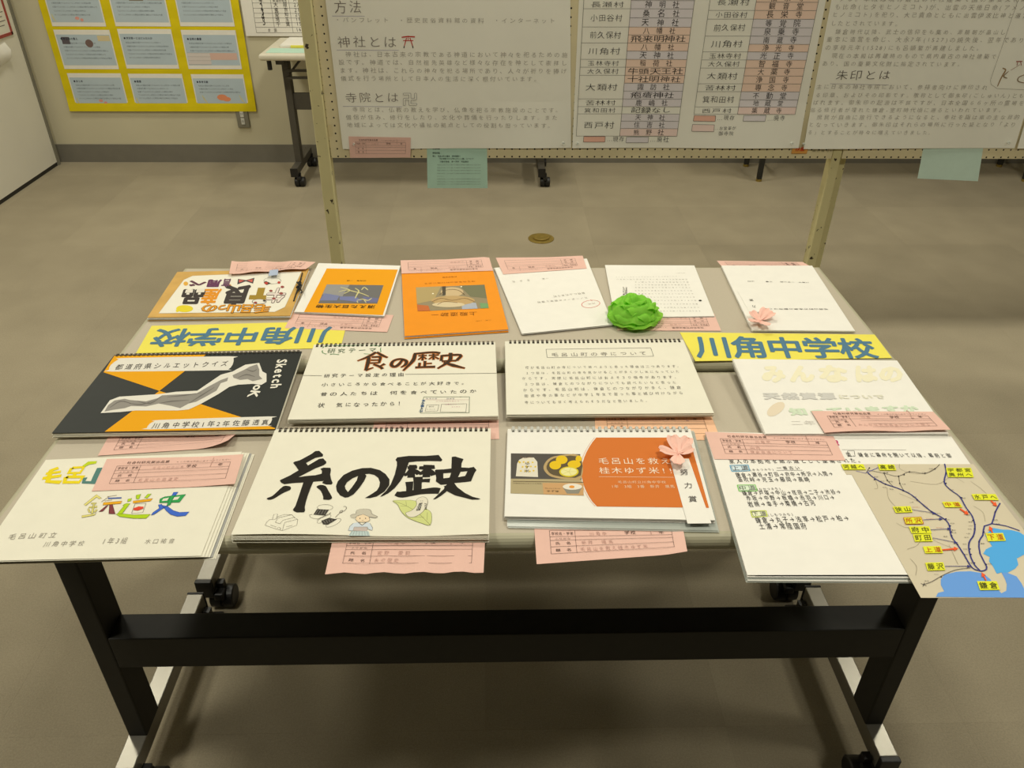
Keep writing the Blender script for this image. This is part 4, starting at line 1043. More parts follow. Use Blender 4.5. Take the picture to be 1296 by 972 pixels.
brush([([(545, 112), (500, 138), (442, 160)], [5, 6, 2]), ([(548, 112), (578, 130), (608, 142)], [4, 6, 3]),
       ([(520, 140), (555, 138), (568, 142), (560, 172)], [4, 5, 5, 4]), ([(505, 140), (500, 170), (488, 212)], [6, 7, 5]), ([(515, 156), (562, 155)], [3.4, 3.4]), ([(508, 172), (560, 170)], [3.4, 3.4]),
       ([(486, 212), (530, 196)], [5, 2]), ([(530, 178), (565, 192), (580, 204)], [4, 5, 5]), ([(592, 176), (565, 190)], [5, 3]),
       ([(690, 152), (668, 180), (645, 192), (628, 182), (640, 160), (675, 150), (708, 160), (706, 180), (680, 196)], [4, 6, 6, 6, 5, 5, 6, 6, 2]),
       ([(750, 122), (850, 113), (895, 118)], [5, 5, 6]), ([(758, 122), (745, 160), (692, 214)], [6, 7, 3]), ([(775, 132), (822, 130)], [3, 3]), ([(800, 124), (798, 158)], [3.5, 3.5]), ([(796, 138), (775, 154)], [3, 2]), ([(803, 138), (820, 150)], [2.6, 3]),
       ([(832, 130), (888, 127)], [3, 3.4]), ([(858, 120), (858, 154)], [3.6, 3.6]), ([(855, 136), (832, 152)], [3, 2]), ([(862, 136), (888, 150)], [3, 3.4]),
       ([(812, 160), (810, 192)], [4.5, 4.5]), ([(815, 175), (850, 173)], [3, 3]), ([(783, 170), (780, 192)], [4, 4]), ([(758, 196), (800, 194), (868, 192)], [5, 5, 6]),
       ([(905, 128), (900, 160)], [5, 5]), ([(905, 132), (1005, 128), (985, 158)], [5, 6, 5]), ([(903, 162), (985, 158)], [4, 4]), ([(952, 116), (945, 160), (880, 202)], [6, 7, 3]), ([(915, 168), (965, 184), (1030, 200)], [4, 8, 3])])
PN = (84, 80, 76); BK = (50, 47, 45)
K.line((147, 239), (248, 241), .8, PN).line((703, 233), (1203, 227), .8, PN)
K.text('研究テーマ設定の理由', (250, 250), (702, 243), BK, asp=.7, jit=1)
K.text('小さいころから食べることが大好きで。', (240, 297), (1050, 289), BK, asp=.62, jit=1).text('昔の人たちは　何を食べていたのか', (228, 351), (1102, 334), BK, asp=.58, jit=1).text('状　気になったから！', (218, 414), (705, 402), BK, asp=.74, jit=1)
K.frame([(805, 357), (1055, 356), (1053, 443), (786, 445)], .8, (88, 110, 84)).frame([(822, 401), (888, 400), (880, 434), (812, 436)], .5, PN).frame([(902, 397), (1040, 394), (1035, 440), (895, 438)], .5, PN).line((806, 372), (1054, 372), .4, (190, 140, 150))
K.text('本の調べ方', (795, 370), (778, 442), (50, 90, 140), asp=1, b=.02); K.text('参考文献　　　図書室', (815, 370), (975, 370), (110, 100, 130), asp=.8, thin=True).text('三つの資料を読んで', (870, 384), (1000, 383), (190, 120, 140), asp=.8, thin=True).text('大事なこと', (920, 402), (985, 400), (170, 100, 140), asp=1, thin=True).text('食料', (830, 414), (862, 413), PN, asp=.8, thin=True).text('について', (820, 428), (870, 427), PN, asp=.8, thin=True).text('まとめる', (955, 414), (1005, 413), (190, 110, 150), asp=.8, thin=True)

# sketchbook about temples
ct = (620, 420, 4.18)
slip('peach coloured entry slip between the temple sketchbook and the comb-bound file', FA(.0008), [(553, 412), (1160, 412), (1222, 572), (560, 572)], ct, m=M_PEACH, school='毛呂山町立川角中', grade='2')
S, t = doc('sketchbook', 'sketchbook with seven lines of small handwriting under a boxed title', 'sketchbook', row2(.0015), [(80, 50), (1022, 42), (1186, 430), (88, 438)], ct, 'ring-bound sketchbooks')
S.solid('page', .0004, M_PAPERC, t); pages(S, t, 5, .0008, M_PAPERC, .0075, .0010)
spiral(S, t, 38, M_WIRE, .03, .975)
K = Ink(S, t, crop=ct)
K.frame([(297, 93), (851, 85), (866, 130), (303, 137)], .7, (90, 86, 84)).text('毛呂山町の寺について', (318, 131), (838, 122), (118, 112, 108), asp=.62, jit=.7, thin=True)
HW = (92, 88, 86)
for s_, a, b in (('僕が毛呂山町の寺について調べようと思った理由は二つあります。', (183, 197), (1015, 189)), ('１つ目は、毛呂山町の寺を見かけることが多く少し気になっていた', (185, 226), (1008, 217)),
                 ('からです。実際に毛呂山町にはおよそ３０個寺があります。', (165, 255), (1003, 247)), ('２つ目は、鎌倉とのつながりについても調べたいなと思った', (178, 285), (992, 275)),
                 ('からです。毛呂山町は、鎌倉とのつながりが多く、鎌倉', (170, 317), (1018, 302)), ('街道や寺の事などが中学１年生で習った事と結び付けながら', (178, 347), (1028, 331)), ('寺についても深く考えられそうだなと思いました。', (180, 382), (848, 372))):
    K.text(s_, a, b, HW, asp=.84, jit=.9, fill=.85, thin=True)

# faint white sketchbook
cf = (900, 440, 3.273)
S, t = doc('sketchbook', 'thick white sketchbook with washed-out yellow, grey and green title, right', 'sketchbook', row2(.003), [(90, 47), (770, 53), (985, 357), (225, 357)], cf, 'ring-bound sketchbooks')
S.solid('page', .0005, M_PAPER, t); pages(S, t, 6, .001, M_PAPER, .0105, .0012); S.solid('back_cover', .001, mat('grey_card', (150, 146, 136), .7), t, drop=.0108)
K = Ink(S, t, crop=cf)
for i, (x0, x1) in enumerate(((205, 300), (320, 420), (440, 560), (590, 680), (690, 790))):
    K.quad('みんなはの'[i], [(x0, 72), (x1, 72), (x1+12, 145), (x0+6, 145)], (236, 230, 202), b=.07, layer=1)
K.text('天然資源', (218, 216), (525, 216), (206, 204, 200), asp=.66, b=.05).text('についで', (530, 214), (725, 214), (224, 221, 204), asp=.7, b=.05)
K.ell((268, 255), 42, 22, (226, 212, 190), 1, rot=-.6).text('知っていますか', (330, 282), (870, 268), (208, 222, 198), asp=.66, b=.06).text('二年', (330, 322), (440, 322), (212, 208, 202), asp=.6)
slip('pink entry slip on the front right corner of the washed-out white sketchbook', row2(.006), [(415, 262), (920, 265), (990, 345), (470, 352)], cf, curl=lambda u, v: .003*abs(math.sin(u*5))*v, title='みんなは天然資源について知る', school='川角', grade='2', name='')

# ================= front row
# railway report
cr = (0, 540, 4.05)
S, t = doc('report', 'white report at the front left with hand-coloured railway history title', 'report', FA(.0085), [(235, 170), (1240, 128), (1030, 662), (-125, 690)], cr)
S.solid('page', .0004, M_PAPERC, t)
for k, (dx, dy) in enumerate(((.004, -.001), (.008, .0), (.011, .001), (.014, .002), (.016, .0), (.018, .002))): S.solid('page', .0004, M_PAPERC if k != 3 else mat('grey_page', (160, 160, 158), .8), t, drop=.0012*(k+1), shift=(dx, dy))
K = Ink(S, t, crop=cr)
YL = (232, 210, 30); YG = (190, 208, 36); TL_ = (84, 128, 122); OL = (120, 110, 40)
K.rib([(300, 212), (255, 228)], 7, YL).rib([(235, 242), (312, 232)], 6, YL).rib([(218, 266), (315, 252)], 7, YL).rib([(262, 225), (245, 282), (312, 286)], [7, 8, 8], YL)
K.rib([(495, 184), (455, 188), (428, 205)], [6, 9, 5], YG, 3).rib([(370, 212), (352, 238), (410, 238), (432, 208), (370, 212)], 6, YL).rib([(340, 258), (330, 286), (405, 286), (428, 258), (340, 258)], 7, YL).line((385, 240), (380, 258), 5, YL)
K.rib([(512, 212), (488, 262), (478, 286)], 8, TL_).rib([(438, 262), (428, 286), (495, 288)], 6, TL_)
K.text('毛呂山町立', (30, 578), (290, 568), (140, 134, 124), asp=.75, jit=.8, thin=True).text('川角中学校', (212, 616), (432, 610), (140, 134, 124), asp=.85, jit=.8, thin=True).text('1年3組', (515, 602), (652, 598), (140, 134, 124), asp=1.0, jit=.6, thin=True).text('水口祐音', (735, 600), (895, 596), (140, 134, 124), asp=.8, jit=.8, thin=True)
K = Ink(S, t, 'coloured_title', (90, 570, 8.1))
CRM = (226, 216, 128); ORG = (230, 168, 30); MRN = (128, 60, 66); LIM = (176, 208, 30); GRN = (50, 158, 84); BLU = (62, 104, 206); OLN = (96, 92, 60)
def po(pts, c, oc=None, layer=2):
    K.poly(pts, c, layer); K.rib(pts, .5, oc or tuple(v*.6 for v in c), layer+1, closed=True)
po([(262, 455), (312, 492), (290, 500), (262, 482), (150, 570), (132, 558)], CRM); po([(208, 540), (262, 540), (258, 552), (205, 552)], CRM); po([(185, 578), (270, 572), (266, 588), (180, 592)], CRM)
po([(228, 552), (244, 552), (225, 650), (205, 650)], CRM); po([(170, 600), (186, 600), (200, 640), (182, 640)], CRM); po([(258, 605), (272, 612), (245, 640), (232, 636)], CRM); po([(110, 672), (250, 652), (262, 640), (240, 668), (112, 692)], CRM)
K.rib([(398, 470), (312, 530)], .9, (150, 140, 130)).rib([(372, 476), (470, 462)], .9, (150, 140, 130)).rib([(345, 520), (420, 510)], .9, (150, 140, 130))
po([(380, 490), (518, 484), (516, 494), (378, 500)], (80, 110, 200)); po([(332, 538), (524, 522), (510, 548), (326, 564)], ORG)
po([(385, 562), (362, 570), (285, 632), (325, 628)], MRN); po([(395, 560), (425, 558), (452, 655), (388, 652)], MRN)
po([(585, 502), (622, 494), (612, 520), (578, 530)], LIM); po([(560, 548), (606, 545), (522, 655), (470, 660), (545, 570), (528, 568)], LIM)
po([(456, 655), (522, 652), (640, 664), (815, 658), (770, 700), (640, 700), (500, 682)], LIM)
po([(668, 462), (716, 450), (696, 502), (668, 500)], LIM); po([(788, 450), (824, 448), (782, 492), (752, 490)], LIM); po([(636, 522), (838, 495), (815, 522), (636, 545)], ORG)
K.rib([(660, 550), (768, 545), (735, 640), (620, 648), (655, 552)], .8, (140, 132, 124)); K.rib([(640, 605), (690, 598), (742, 590)], [4, 9, 4], (222, 72, 50), 3, 3)
po([(1052, 432), (1098, 430), (1070, 470), (1030, 470)], BLU); po([(912, 500), (960, 478), (1176, 453), (1112, 535), (905, 540)], GRN); K.poly([(945, 500), (1005, 488), (985, 520), (930, 524)], (226, 222, 205), 4).poly([(1060, 484), (1120, 476), (1092, 508), (1042, 514)], (226, 222, 205), 4)
po([(1022, 470), (1062, 466), (1018, 560), (980, 575)], GRN, None, 4); po([(895, 560), (930, 555), (948, 590), (1000, 570), (940, 600), (850, 660), (822, 668), (840, 640), (905, 596)], BLU)
po([(935, 565), (985, 575), (1050, 620), (1110, 638), (1212, 633), (1175, 672), (1090, 680), (1020, 660), (975, 620)], BLU)
slip('pink entry slip on the railway history report at the front left', FA(.0095), [(548, 165), (1250, 148), (1205, 300), (470, 330)], cr, curl=lambda u, v: .003*max(0, (u-.7))*3, title='毛呂山の鉄道史', name='', school='毛呂山町立川角')

# thread history sketchbook
ci = (280, 530, 3.503)
slip('pink entry slip hanging over the table edge below the thread sketchbook, wavy', FA(.0008), [(505, 485), (1172, 485), (1163, 684), (460, 690)], ci, curl=lambda u, v: .006*math.sin(u*13)**2*max(0, v-.4), title='糸の歴史', name='宮野　愛莉', school='川角中')
S, t = doc('sketchbook', 'sketchbook with huge black brush title about the history of thread, front centre', 'sketchbook', FA(.0135), [(240, 46), (1195, 43), (1187, 514), (44, 516)], ci, 'ring-bound sketchbooks',
           curl=lambda u, v: .0022*math.sin(u*6.5+.4)*max(0, v-.82)/.18)
S.solid('page', .0004, M_PAPERC, t, 30, 20); S.curl, cu_ = None, S.curl
for k in range(6): S.solid('page', .0007, M_PAPERC, t, drop=.0022+.0018*k, shift=(0, -.001-.001*(k % 3)))
S.curl = cu_
spiral(S, t, 40, M_WIRE, .025, .98)
K = Ink(S, t, 'brush_title', (330, 560, 8.1))
IK = (36, 32, 27)
K.poly([(332, 212), (345, 200), (400, 185), (520, 120), (560, 90), (600, 88), (640, 125), (636, 145), (600, 152), (560, 160), (465, 212), (485, 238), (600, 170), (640, 165), (672, 198), (672, 215), (645, 235), (560, 268), (385, 358), (470, 345), (560, 338), (625, 322), (628, 292), (612, 272), (640, 260), (715, 262), (720, 285), (712, 330), (722, 380), (738, 418), (725, 432), (672, 432), (635, 420), (632, 408), (648, 396), (540, 404), (515, 460), (485, 540), (465, 605), (452, 665), (455, 700), (445, 718), (370, 720), (338, 705), (330, 690), (355, 655), (375, 600), (405, 510), (438, 412), (330, 418), (240, 430), (210, 415), (196, 392), (205, 385), (300, 340), (388, 288), (360, 245)], IK, 2)
K.poly([(62, 578), (75, 568), (120, 550), (170, 505), (230, 452), (270, 447), (305, 455), (310, 475), (295, 492), (240, 515), (180, 550), (130, 580), (80, 590)], IK, 2, 2)
K.poly([(572, 458), (585, 445), (620, 437), (665, 448), (690, 490), (728, 555), (728, 578), (700, 590), (650, 588), (640, 580), (640, 555), (620, 505), (590, 475)], IK, 2, 2)
# の drawn as outer outline with its inner opening
K.poly([[(1085, 342), (1060, 398), (1010, 470), (950, 535), (900, 562), (865, 568), (815, 545), (780, 500), (772, 450), (790, 400), (850, 335), (940, 290), (1040, 265), (1130, 262), (1220, 285), (1280, 325), (1320, 380), (1318, 440), (1270, 505), (1190, 555), (1120, 572), (1068, 572), (1130, 535), (1190, 495), (1215, 455), (1222, 410), (1205, 365), (1165, 335), (1110, 322), (1068, 328)],
        [(998, 345), (940, 370), (885, 410), (862, 450), (870, 480), (895, 510), (940, 455), (985, 390)]], IK, 2)
K.crop = (470, 560, 8.1)
K.poly([(248, 180), (265, 155), (380, 140), (560, 140), (690, 130), (728, 180), (715, 195), (600, 192), (470, 195), (385, 205), (345, 320), (300, 395), (240, 470), (170, 525), (110, 555), (90, 556), (150, 500), (200, 430), (240, 330), (262, 240), (262, 200)], IK, 2)
for pts, w in (([(372, 262), (430, 258), (470, 256)], [7, 8, 7]), ([(425, 232), (415, 300), (408, 362)], [12, 9, 12]), ([(410, 280), (380, 318), (335, 340)], [8, 8, 5]), ([(425, 282), (455, 300), (490, 322)], [7, 9, 9]),
               ([(490, 262), (560, 262), (650, 252)], [7, 9, 9]), ([(580, 232), (568, 300), (562, 358)], [14, 10, 12]), ([(565, 280), (530, 310), (490, 330)], [8, 8, 4]), ([(585, 285), (615, 305), (638, 338)], [8, 9, 9]),
               ([(478, 355), (476, 420), (472, 510)], [15, 12, 12]), ([(480, 398), (540, 392), (600, 392)], [8, 7, 9]), ([(390, 405), (392, 460), (388, 510)], [12, 10, 9]), ([(250, 525), (320, 535), (500, 508), (640, 495), (700, 500)], [9, 14, 11, 14, 13])):
    K.rib(pts, w, IK, 2, 4)
K.poly([[(825, 150), (860, 146), (945, 172), (925, 215), (922, 258), (1000, 262), (1050, 252), (1078, 285), (1060, 310), (1022, 400), (960, 408), (850, 418), (880, 460), (960, 520), (1040, 560), (1118, 578), (1095, 588), (1030, 588), (940, 565), (860, 545), (775, 502), (720, 545), (660, 582), (632, 586), (690, 530), (745, 478), (750, 455), (740, 450), (760, 445), (778, 430), (712, 436), (662, 402), (665, 360), (650, 290), (665, 280), (740, 278), (820, 268), (822, 215)],
        [(738, 318), (818, 312), (802, 362), (738, 370)], [(915, 302), (985, 296), (962, 345), (888, 358)]], IK, 2)
K = Ink(S, t, 'small_drawings', (330, 560, 8.1))
LG = (110, 104, 96)
K.rib([(45, 850), (60, 820), (90, 792), (150, 790), (180, 760), (240, 740), (320, 742), (350, 775), (380, 790), (370, 850), (222, 906), (130, 880), (45, 850)], .45, LG, 2)
for pts in ([(240, 838), (222, 906)], [(250, 820), (380, 788)], [(250, 820), (240, 838)], [(150, 820), (178, 775), (318, 742)], [(200, 835), (225, 800), (350, 768)], [(150, 820), (200, 835)], [(120, 790), (135, 738), (175, 736), (160, 785)], [(170, 885), (180, 868), (205, 880), (200, 900)], [(100, 848), (160, 868)], [(262, 866), (325, 852)]):
    K.rib(pts, .45, LG, 2)
for c_, rx, ry in (((660, 668), 80, 30), ((610, 755), 0, 0)):
    if rx: K.ell(c_, rx, ry, LG, 2, ring=.45)
K.rib([(500, 745), (515, 770), (570, 785), (640, 768), (700, 740), (720, 725)], .45, LG, 2, 3).rib([(500, 745), (530, 738)], .6, LG, 2)
K.poly([(578, 685), (700, 692), (660, 750), (540, 742)], (64, 60, 56), 2); K.poly([(620, 805), (700, 775), (780, 790), (690, 845), (640, 842)], (64, 60, 56), 2)
K.rib([(575, 800), (600, 780), (720, 720)], .45, LG, 2, 3).ell((745, 825), 85, 28, LG, 2, ring=.45, rot=-.45).ell((650, 785), 80, 25, LG, 1, ring=.45, rot=-.5)
for i in range(4): K.line((590+i*28, 692), (560+i*30, 740), .5, (150, 146, 138), 3).line((640+i*30, 800-i*3), (665+i*22, 835-i*8), .5, (150, 146, 138), 3)
K.rib([(765, 770), (815, 722), (860, 700), (880, 675), (868, 658), (848, 660)], .7, LG, 2, 4).ell((825, 712), 18, 10, LG, 3, ring=.7, rot=-.6)
# farm girl drawing
K.poly([(918, 755), (940, 740), (975, 735), (985, 700), (1050, 685), (1125, 695), (1140, 735), (1195, 762), (1180, 775), (1110, 768), (1050, 740), (1000, 750), (960, 780), (930, 775)], (198, 192, 176), 2)
K.poly([(970, 790), (985, 760), (1050, 740), (1110, 765), (1120, 800), (1090, 820), (1000, 820)], (236, 214, 182), 3).rib([(970, 790), (985, 760), (1050, 740), (1110, 765), (1120, 800), (1090, 820), (1000, 820), (970, 790)], .4, LG, 4)
K.rib([(918, 755), (940, 740), (975, 735), (985, 700), (1050, 685), (1125, 695), (1140, 735), (1195, 762), (1180, 775), (1110, 768)], .45, LG, 4, 3)
K.poly([(950, 830), (1000, 820), (1040, 850), (1085, 818), (1120, 830), (1148, 880), (1140, 905), (1100, 890), (1095, 870), (960, 872), (945, 910), (898, 905), (915, 860)], (206, 216, 226), 2).rib([(950, 830), (915, 860), (898, 905), (945, 910), (960, 870), (1095, 870), (1100, 890), (1140, 905), (1148, 880), (1120, 830)], .45, LG, 4)
K.poly([(955, 872), (1095, 870), (1090, 912), (950, 908)], (196, 182, 176), 3).poly([(930, 912), (1105, 912), (1122, 960), (900, 960)], (190, 206, 206), 3)
K.ell((1018, 782), 5, 6, (70, 64, 60), 5).ell((1075, 782), 5, 6, (70, 64, 60), 5).line((1035, 803), (1055, 803), .5, LG, 5).line((1000, 822), (1040, 852), .8, LG, 5).line((1085, 820), (1040, 852), .8, LG, 5)
for i in range(7): K.line((935+i*26, 915), (912+i*32, 958), .4, (130, 146, 150), 5)
# leaf and silkworm
K.crop = (470, 560, 8.1)
LF = (206, 212, 140)
leaf = [(218, 602), (300, 595), (450, 602), (560, 680), (615, 730), (605, 848), (520, 832), (430, 800), (360, 765), (300, 700), (270, 640)]
K.poly(leaf, LF, 2, 3).rib(leaf, .5, (110, 112, 70), 3, 3, True).rib([(218, 602), (330, 640), (470, 720), (600, 845)], .5, (110, 112, 70), 3, 3)
for a, b in (((360, 655), (355, 605)), ((360, 655), (300, 655)), ((570, 800), (575, 720)), ((540, 770), (440, 768))): K.line(a, b, .4, (110, 112, 70), 3)
worm = [(352, 728), (400, 708), (440, 680), (465, 640), (460, 600), (490, 570), (540, 562), (575, 590), (572, 640), (540, 700), (490, 745), (430, 770), (380, 765)]
K.poly(worm, (226, 220, 202), 4, 3).rib(worm, .55, (110, 106, 96), 5, 3, True)
K.poly([(490, 628), (525, 622), (500, 700), (458, 705)], (96, 92, 86), 6).ell((508, 605), 3, 4, (70, 66, 60), 6).ell((526, 605), 3, 4, (70, 66, 60), 6)
for i in range(4): K.line((545, 630+i*18), (568, 640+i*17), 1.2, (84, 80, 76), 6); K.line((470+i*14, 660+i*-8), (480+i*13, 700-i*16), .8, (200, 200, 190), 7)

# comb-bound yuzu rice file
cy_ = (620, 530, 4.05)
slip('pink entry slip hanging over the table edge below the comb-bound orange file', FA(.0008), [(225, 520), (985, 535), (1010, 690), (240, 745)], cy_, curl=lambda u, v: .004*max(0, u-.85)/.15*v, title='毛呂山を救え桂木ゆず米', name='新井　颯馬', school='川角中')
S, t = doc('comb_bound_file', 'comb-bound presentation with orange title panel and yuzu bowl photo', 'file', FA(.0100), [(92, 52), (1028, 52), (1155, 520), (75, 500)], cy_)
S.solid('page', .0004, M_PAPER, t); pages(S, t, 4, .0005, M_PAPER, .0055, .0008)
SP = Sheet(FA(.0036), [(92, 60), (1045, 60), (1172, 573), (88, 550)], None, cy_)
SP.solid('clear_pocket', .0008, M_CLEAR, t); SP.solid('clear_pocket', .0006, M_CLEAR, t, drop=.0014, shift=(.001, -.002))
spiral(S, t, 29, M_WIREW, .03, .975, r=.0062, wire=.0015, name='comb_binding')
K = Ink(S, t, 'printed_cover', cy_)
OR2 = (208, 116, 50)
arc = [(548, 450)]+[(548-78*math.sin(math.pi*k/14)**.8, 450-353*k/14) for k in range(1, 14)]+[(545, 97)]
K.poly(arc+[(1022, 97), (1123, 457)], OR2, 1)
K.rib([(x_-8, y_) for x_, y_ in arc], .5, OR2, 1)
K.poly([(108, 178), (463, 182), (470, 312), (107, 308)], (84, 80, 76), 1).poly([(107, 308), (470, 312), (482, 395), (106, 383)], (176, 162, 126), 1)
K.poly([(150, 212), (172, 200), (225, 200), (243, 222), (247, 300), (133, 296), (140, 230)], (222, 216, 200), 2)
for i in range(14): K.ell((150+(i*37) % 88, 222+(i*23) % 68), 5, 4, (226, 196, 70), 3)
K.text('ゆず米', (193, 222), (188, 278), (84, 80, 70), asp=1, vert=True, layer=4); K.rib([(155, 195), (180, 203), (215, 196)], 1, (120, 90, 70), 3)
bowl = [(275, 245), (300, 208), (350, 190), (462, 190), (470, 305), (400, 312), (320, 300), (285, 275)]
K.poly(bowl, (184, 158, 112), 2, 3).poly([(290, 245), (310, 214), (355, 198), (462, 196), (466, 292), (400, 302), (325, 290), (298, 270)], (96, 84, 62), 3, 2)
for c_, rx, ry in (((368, 212), 30, 22), ((335, 240), 30, 22), ((432, 235), 34, 20), ((455, 207), 16, 16)): K.ell(c_, rx, ry, (226, 190, 34), 4)
K.ell((405, 274), 50, 27, (216, 196, 50), 5).ell((405, 274), 42, 21, (232, 226, 160), 6)
for i in range(5): K.line((405, 274), (405+40*math.cos(i*1.25), 274+20*math.sin(i*1.25)), .5, (206, 196, 110), 7)
K.line((118, 322), (480, 327), 1.2, (96, 84, 60), 3); K.text('料理研究家のおすすめ簡単', (118, 335), (265, 337), (90, 80, 60), asp=.8, layer=3, thin=True)
K.poly([(270, 330), (480, 330), (480, 394), (275, 388)], (200, 158, 110), 2).ell((423, 350), 50, 16, (228, 222, 208), 4).poly([(373, 352), (473, 352), (455, 385), (395, 385)], (140, 136, 124), 3).ell((420, 351), 14, 7, (226, 150, 60), 5)
K.text('米にのせて食べる', (282, 360), (360, 362), (90, 80, 60), asp=.8, layer=4).text('ゆず味', (290, 377), (355, 379), (90, 80, 60), asp=.8, layer=4)
WH = (240, 222, 200)
K.text('毛呂山を救え！', (553, 236), (1000, 236), WH, asp=.98, fill=.88).text('桂木ゆず米!!', (558, 285), (950, 285), WH, asp=.98, fill=.9).line((558, 298), (942, 301), .6, WH)
K.text('毛呂山町立川角中学校', (655, 333), (905, 333), (236, 204, 172), asp=.95).text('1年　3組　3番　新井　颯馬', (622, 357), (950, 357), (236, 204, 172), asp=1.1)
cz = (820, 530, 6.94)
sakura('pink paper prize flower with a long white ribbon strip, on the orange file', FA(.0112), cz, [(192, 350), (360, 350), (558, 918), (348, 920)], (270, 300),
       [(200, 172), (358, 190), (392, 280), (252, 432), (92, 300)], .022, '努力賞', [[(275, 442), (350, 442), (358, 498), (283, 500)], [(312, 560), (388, 560), (396, 614), (320, 616)], [(348, 678), (428, 678), (438, 734), (356, 736)]], hs=.0015)

# old roads report with map
cm = (880, 540, 5.4)
c5 = (1060, 580, 5.114)
S, t = doc('report', 'white report of old roads with highlighted headings, front right corner', 'report', FA(.0095), [(68, 34), (1750, 66), (2330, 1000), (360, 1015)], cm)
S.q = np.array([S.P.hit(p) for p in ((892.5, 546.5), (1204, 552.5), (1325, 727), (945.8, 727.8))])
S.solid('page', .0004, M_PAPER, t)
low = Sheet(S.P, [(892.5, 546.5), (1060, 549.5), (1158, 728.8), (945.8, 727.8)], None)
for k, (sx_, sy__) in enumerate(((0, -.0016), (-.001, -.003), (.0, -.005), (-.002, -.006))): low.solid('clear_pocket' if k % 2 else 'page', .0008, M_CLEAR if k % 2 else M_PAPER, t, drop=.0022+.0016*k, shift=(sx_, sy__))
dk = Sheet(S.P, [(950, 715), (1150, 716), (1155, 728.2), (957, 728)], None); dk.solid('dark_insert', .0006, M_BLACKC, t, drop=.0008)
K = Ink(S, t, crop=cm)
BK2 = (62, 60, 60)
K.text('?', (965, 134), (1005, 134), (190, 50, 110), asp=1.25, b=.03)
K.text('国、鎌倉に幕府を開いて以降、幕府と御', (1035, 205), (2320-560, 212), BK2, asp=1.1, jit=.6).line((1000, 158), (1440, 160), .5, PN)
K.frame([(1040, 166), (1085, 166), (1092, 203), (1045, 203)], .6, BK2)
K.text('家人の本拠地を結ぶ道として整備された。', (228, 252), (1158, 246), BK2, asp=1.0, jit=.6)
def road(box_, bc, name, kana, kp, lines):
    K.poly(box_, tuple(min(255, v*.2+196) for v in bc), 1).frame(box_, 1.3, bc, 2); K.frame([(p[0]+(8 if i in (0, 3) else -8), p[1]+(6 if i < 2 else -6)) for i, p in enumerate(box_)], .5, BK2, 3)
    K.quad(name, box_, BK2, fill=.8); K.text(kana, kp[0], kp[1], BK2, asp=.9, jit=.6)
    for s_, a, b in lines: K.text(s_, a, b, BK2, asp=1.12, jit=.6, fill=.98)
road([(236, 266), (360, 262), (372, 303), (250, 307)], (80, 160, 200), '上道', '(かみつみち)', ((374, 305), (540, 300)), [('鎌倉→瀬谷→町田→府中→所沢→入間→', (278, 344), (950, 334)), ('笛吹峠→児玉→藤岡→高崎', (290, 376), (788, 376))])
K.text('一番古い', (555, 294), (722, 292), BK2, asp=.8, jit=.6).line((555, 300), (730, 299), .6, BK2)
road([(286, 400), (408, 398), (422, 440), (300, 443)], (110, 190, 70), '中道', '(なかつみち)', ((420, 438), (588, 432)), [('鎌倉→戸塚→中山→荏田→二子→渋谷→', (322, 468), (1003, 459)), ('赤坂→中野→板橋→赤羽→川口→', (348, 504), (962, 498)), ('岩槻→幸手→栗橋→古河', (362, 547), (828, 536))])
road([(376, 577), (482, 575), (492, 615), (390, 620)], (190, 205, 40), '下道', '(しもつみち)', ((494, 614), (672, 608)), [('鎌倉→丸子→浅草→松戸→柏→', (412, 658), (1062, 642)), ('土浦→常陸国府', (436, 700), (770, 697))])
# the folded-out map
SM, tm = S, t
PM = FA(.0102)
SM = Sheet(PM, [(1063.6, 587.4), (1231, 587.4), (1345, 757), (1165.6, 756.5)], None, c5)
tm = thing('printed_map', 'colour printed map of old roads with yellow labels, hanging over the front right corner', 'map', tuple(PM.at(SM.q.mean(0), 0)[0]))
SM.q = np.array([PM.hit(p) for p in ((1070.6, 587.4), (1232, 587.4), (1362, 757), (1165.6, 756.5))])
LAND = (204, 193, 168)
SM.solid('sheet', .0004, mat('map_print_land', LAND, .5, .03, 9, spec=.4), tm)
tab = Sheet(PM, [(20, 38), (180, 38), (210, 105), (57, 104)], None, c5); tab.solid('map_corner', .0004, MATS['map_print_land'], tm, drop=.0001)
K = Ink(SM, tm, 'map_print', c5)
SEA = (104, 156, 226); SEA2 = (82, 168, 232)
K.poly([(690, 740), (665, 775), (668, 820), (690, 862), (650, 872), (636, 898), (1260, 905), (1215, 840), (1195, 790), (1150, 752), (1098, 742), (1150, 712), (1170, 690), (1160, 640), (1205, 620), (1330, 600), (1330, 905), (1320, 905)] if False else [(690, 755), (668, 785), (668, 820), (690, 862), (650, 872), (636, 898), (1330, 905), (1215, 862), (1190, 810), (1158, 765), (1098, 742), (1060, 740), (1082, 780), (1095, 815), (1092, 858), (1060, 875), (1030, 840), (985, 780), (940, 745), (860, 732), (770, 735)], SEA, 1)
K.poly([(1000, 450), (1060, 462), (1120, 465), (1175, 478), (1300, 560), (1300, 600), (1205, 625), (1160, 650), (1170, 690), (1150, 715), (1100, 742), (1060, 740), (1030, 748), (1005, 700), (980, 668), (985, 640), (942, 618), (960, 590), (1000, 570), (955, 500), (985, 470)], SEA2, 1)
CO = (150, 140, 120)
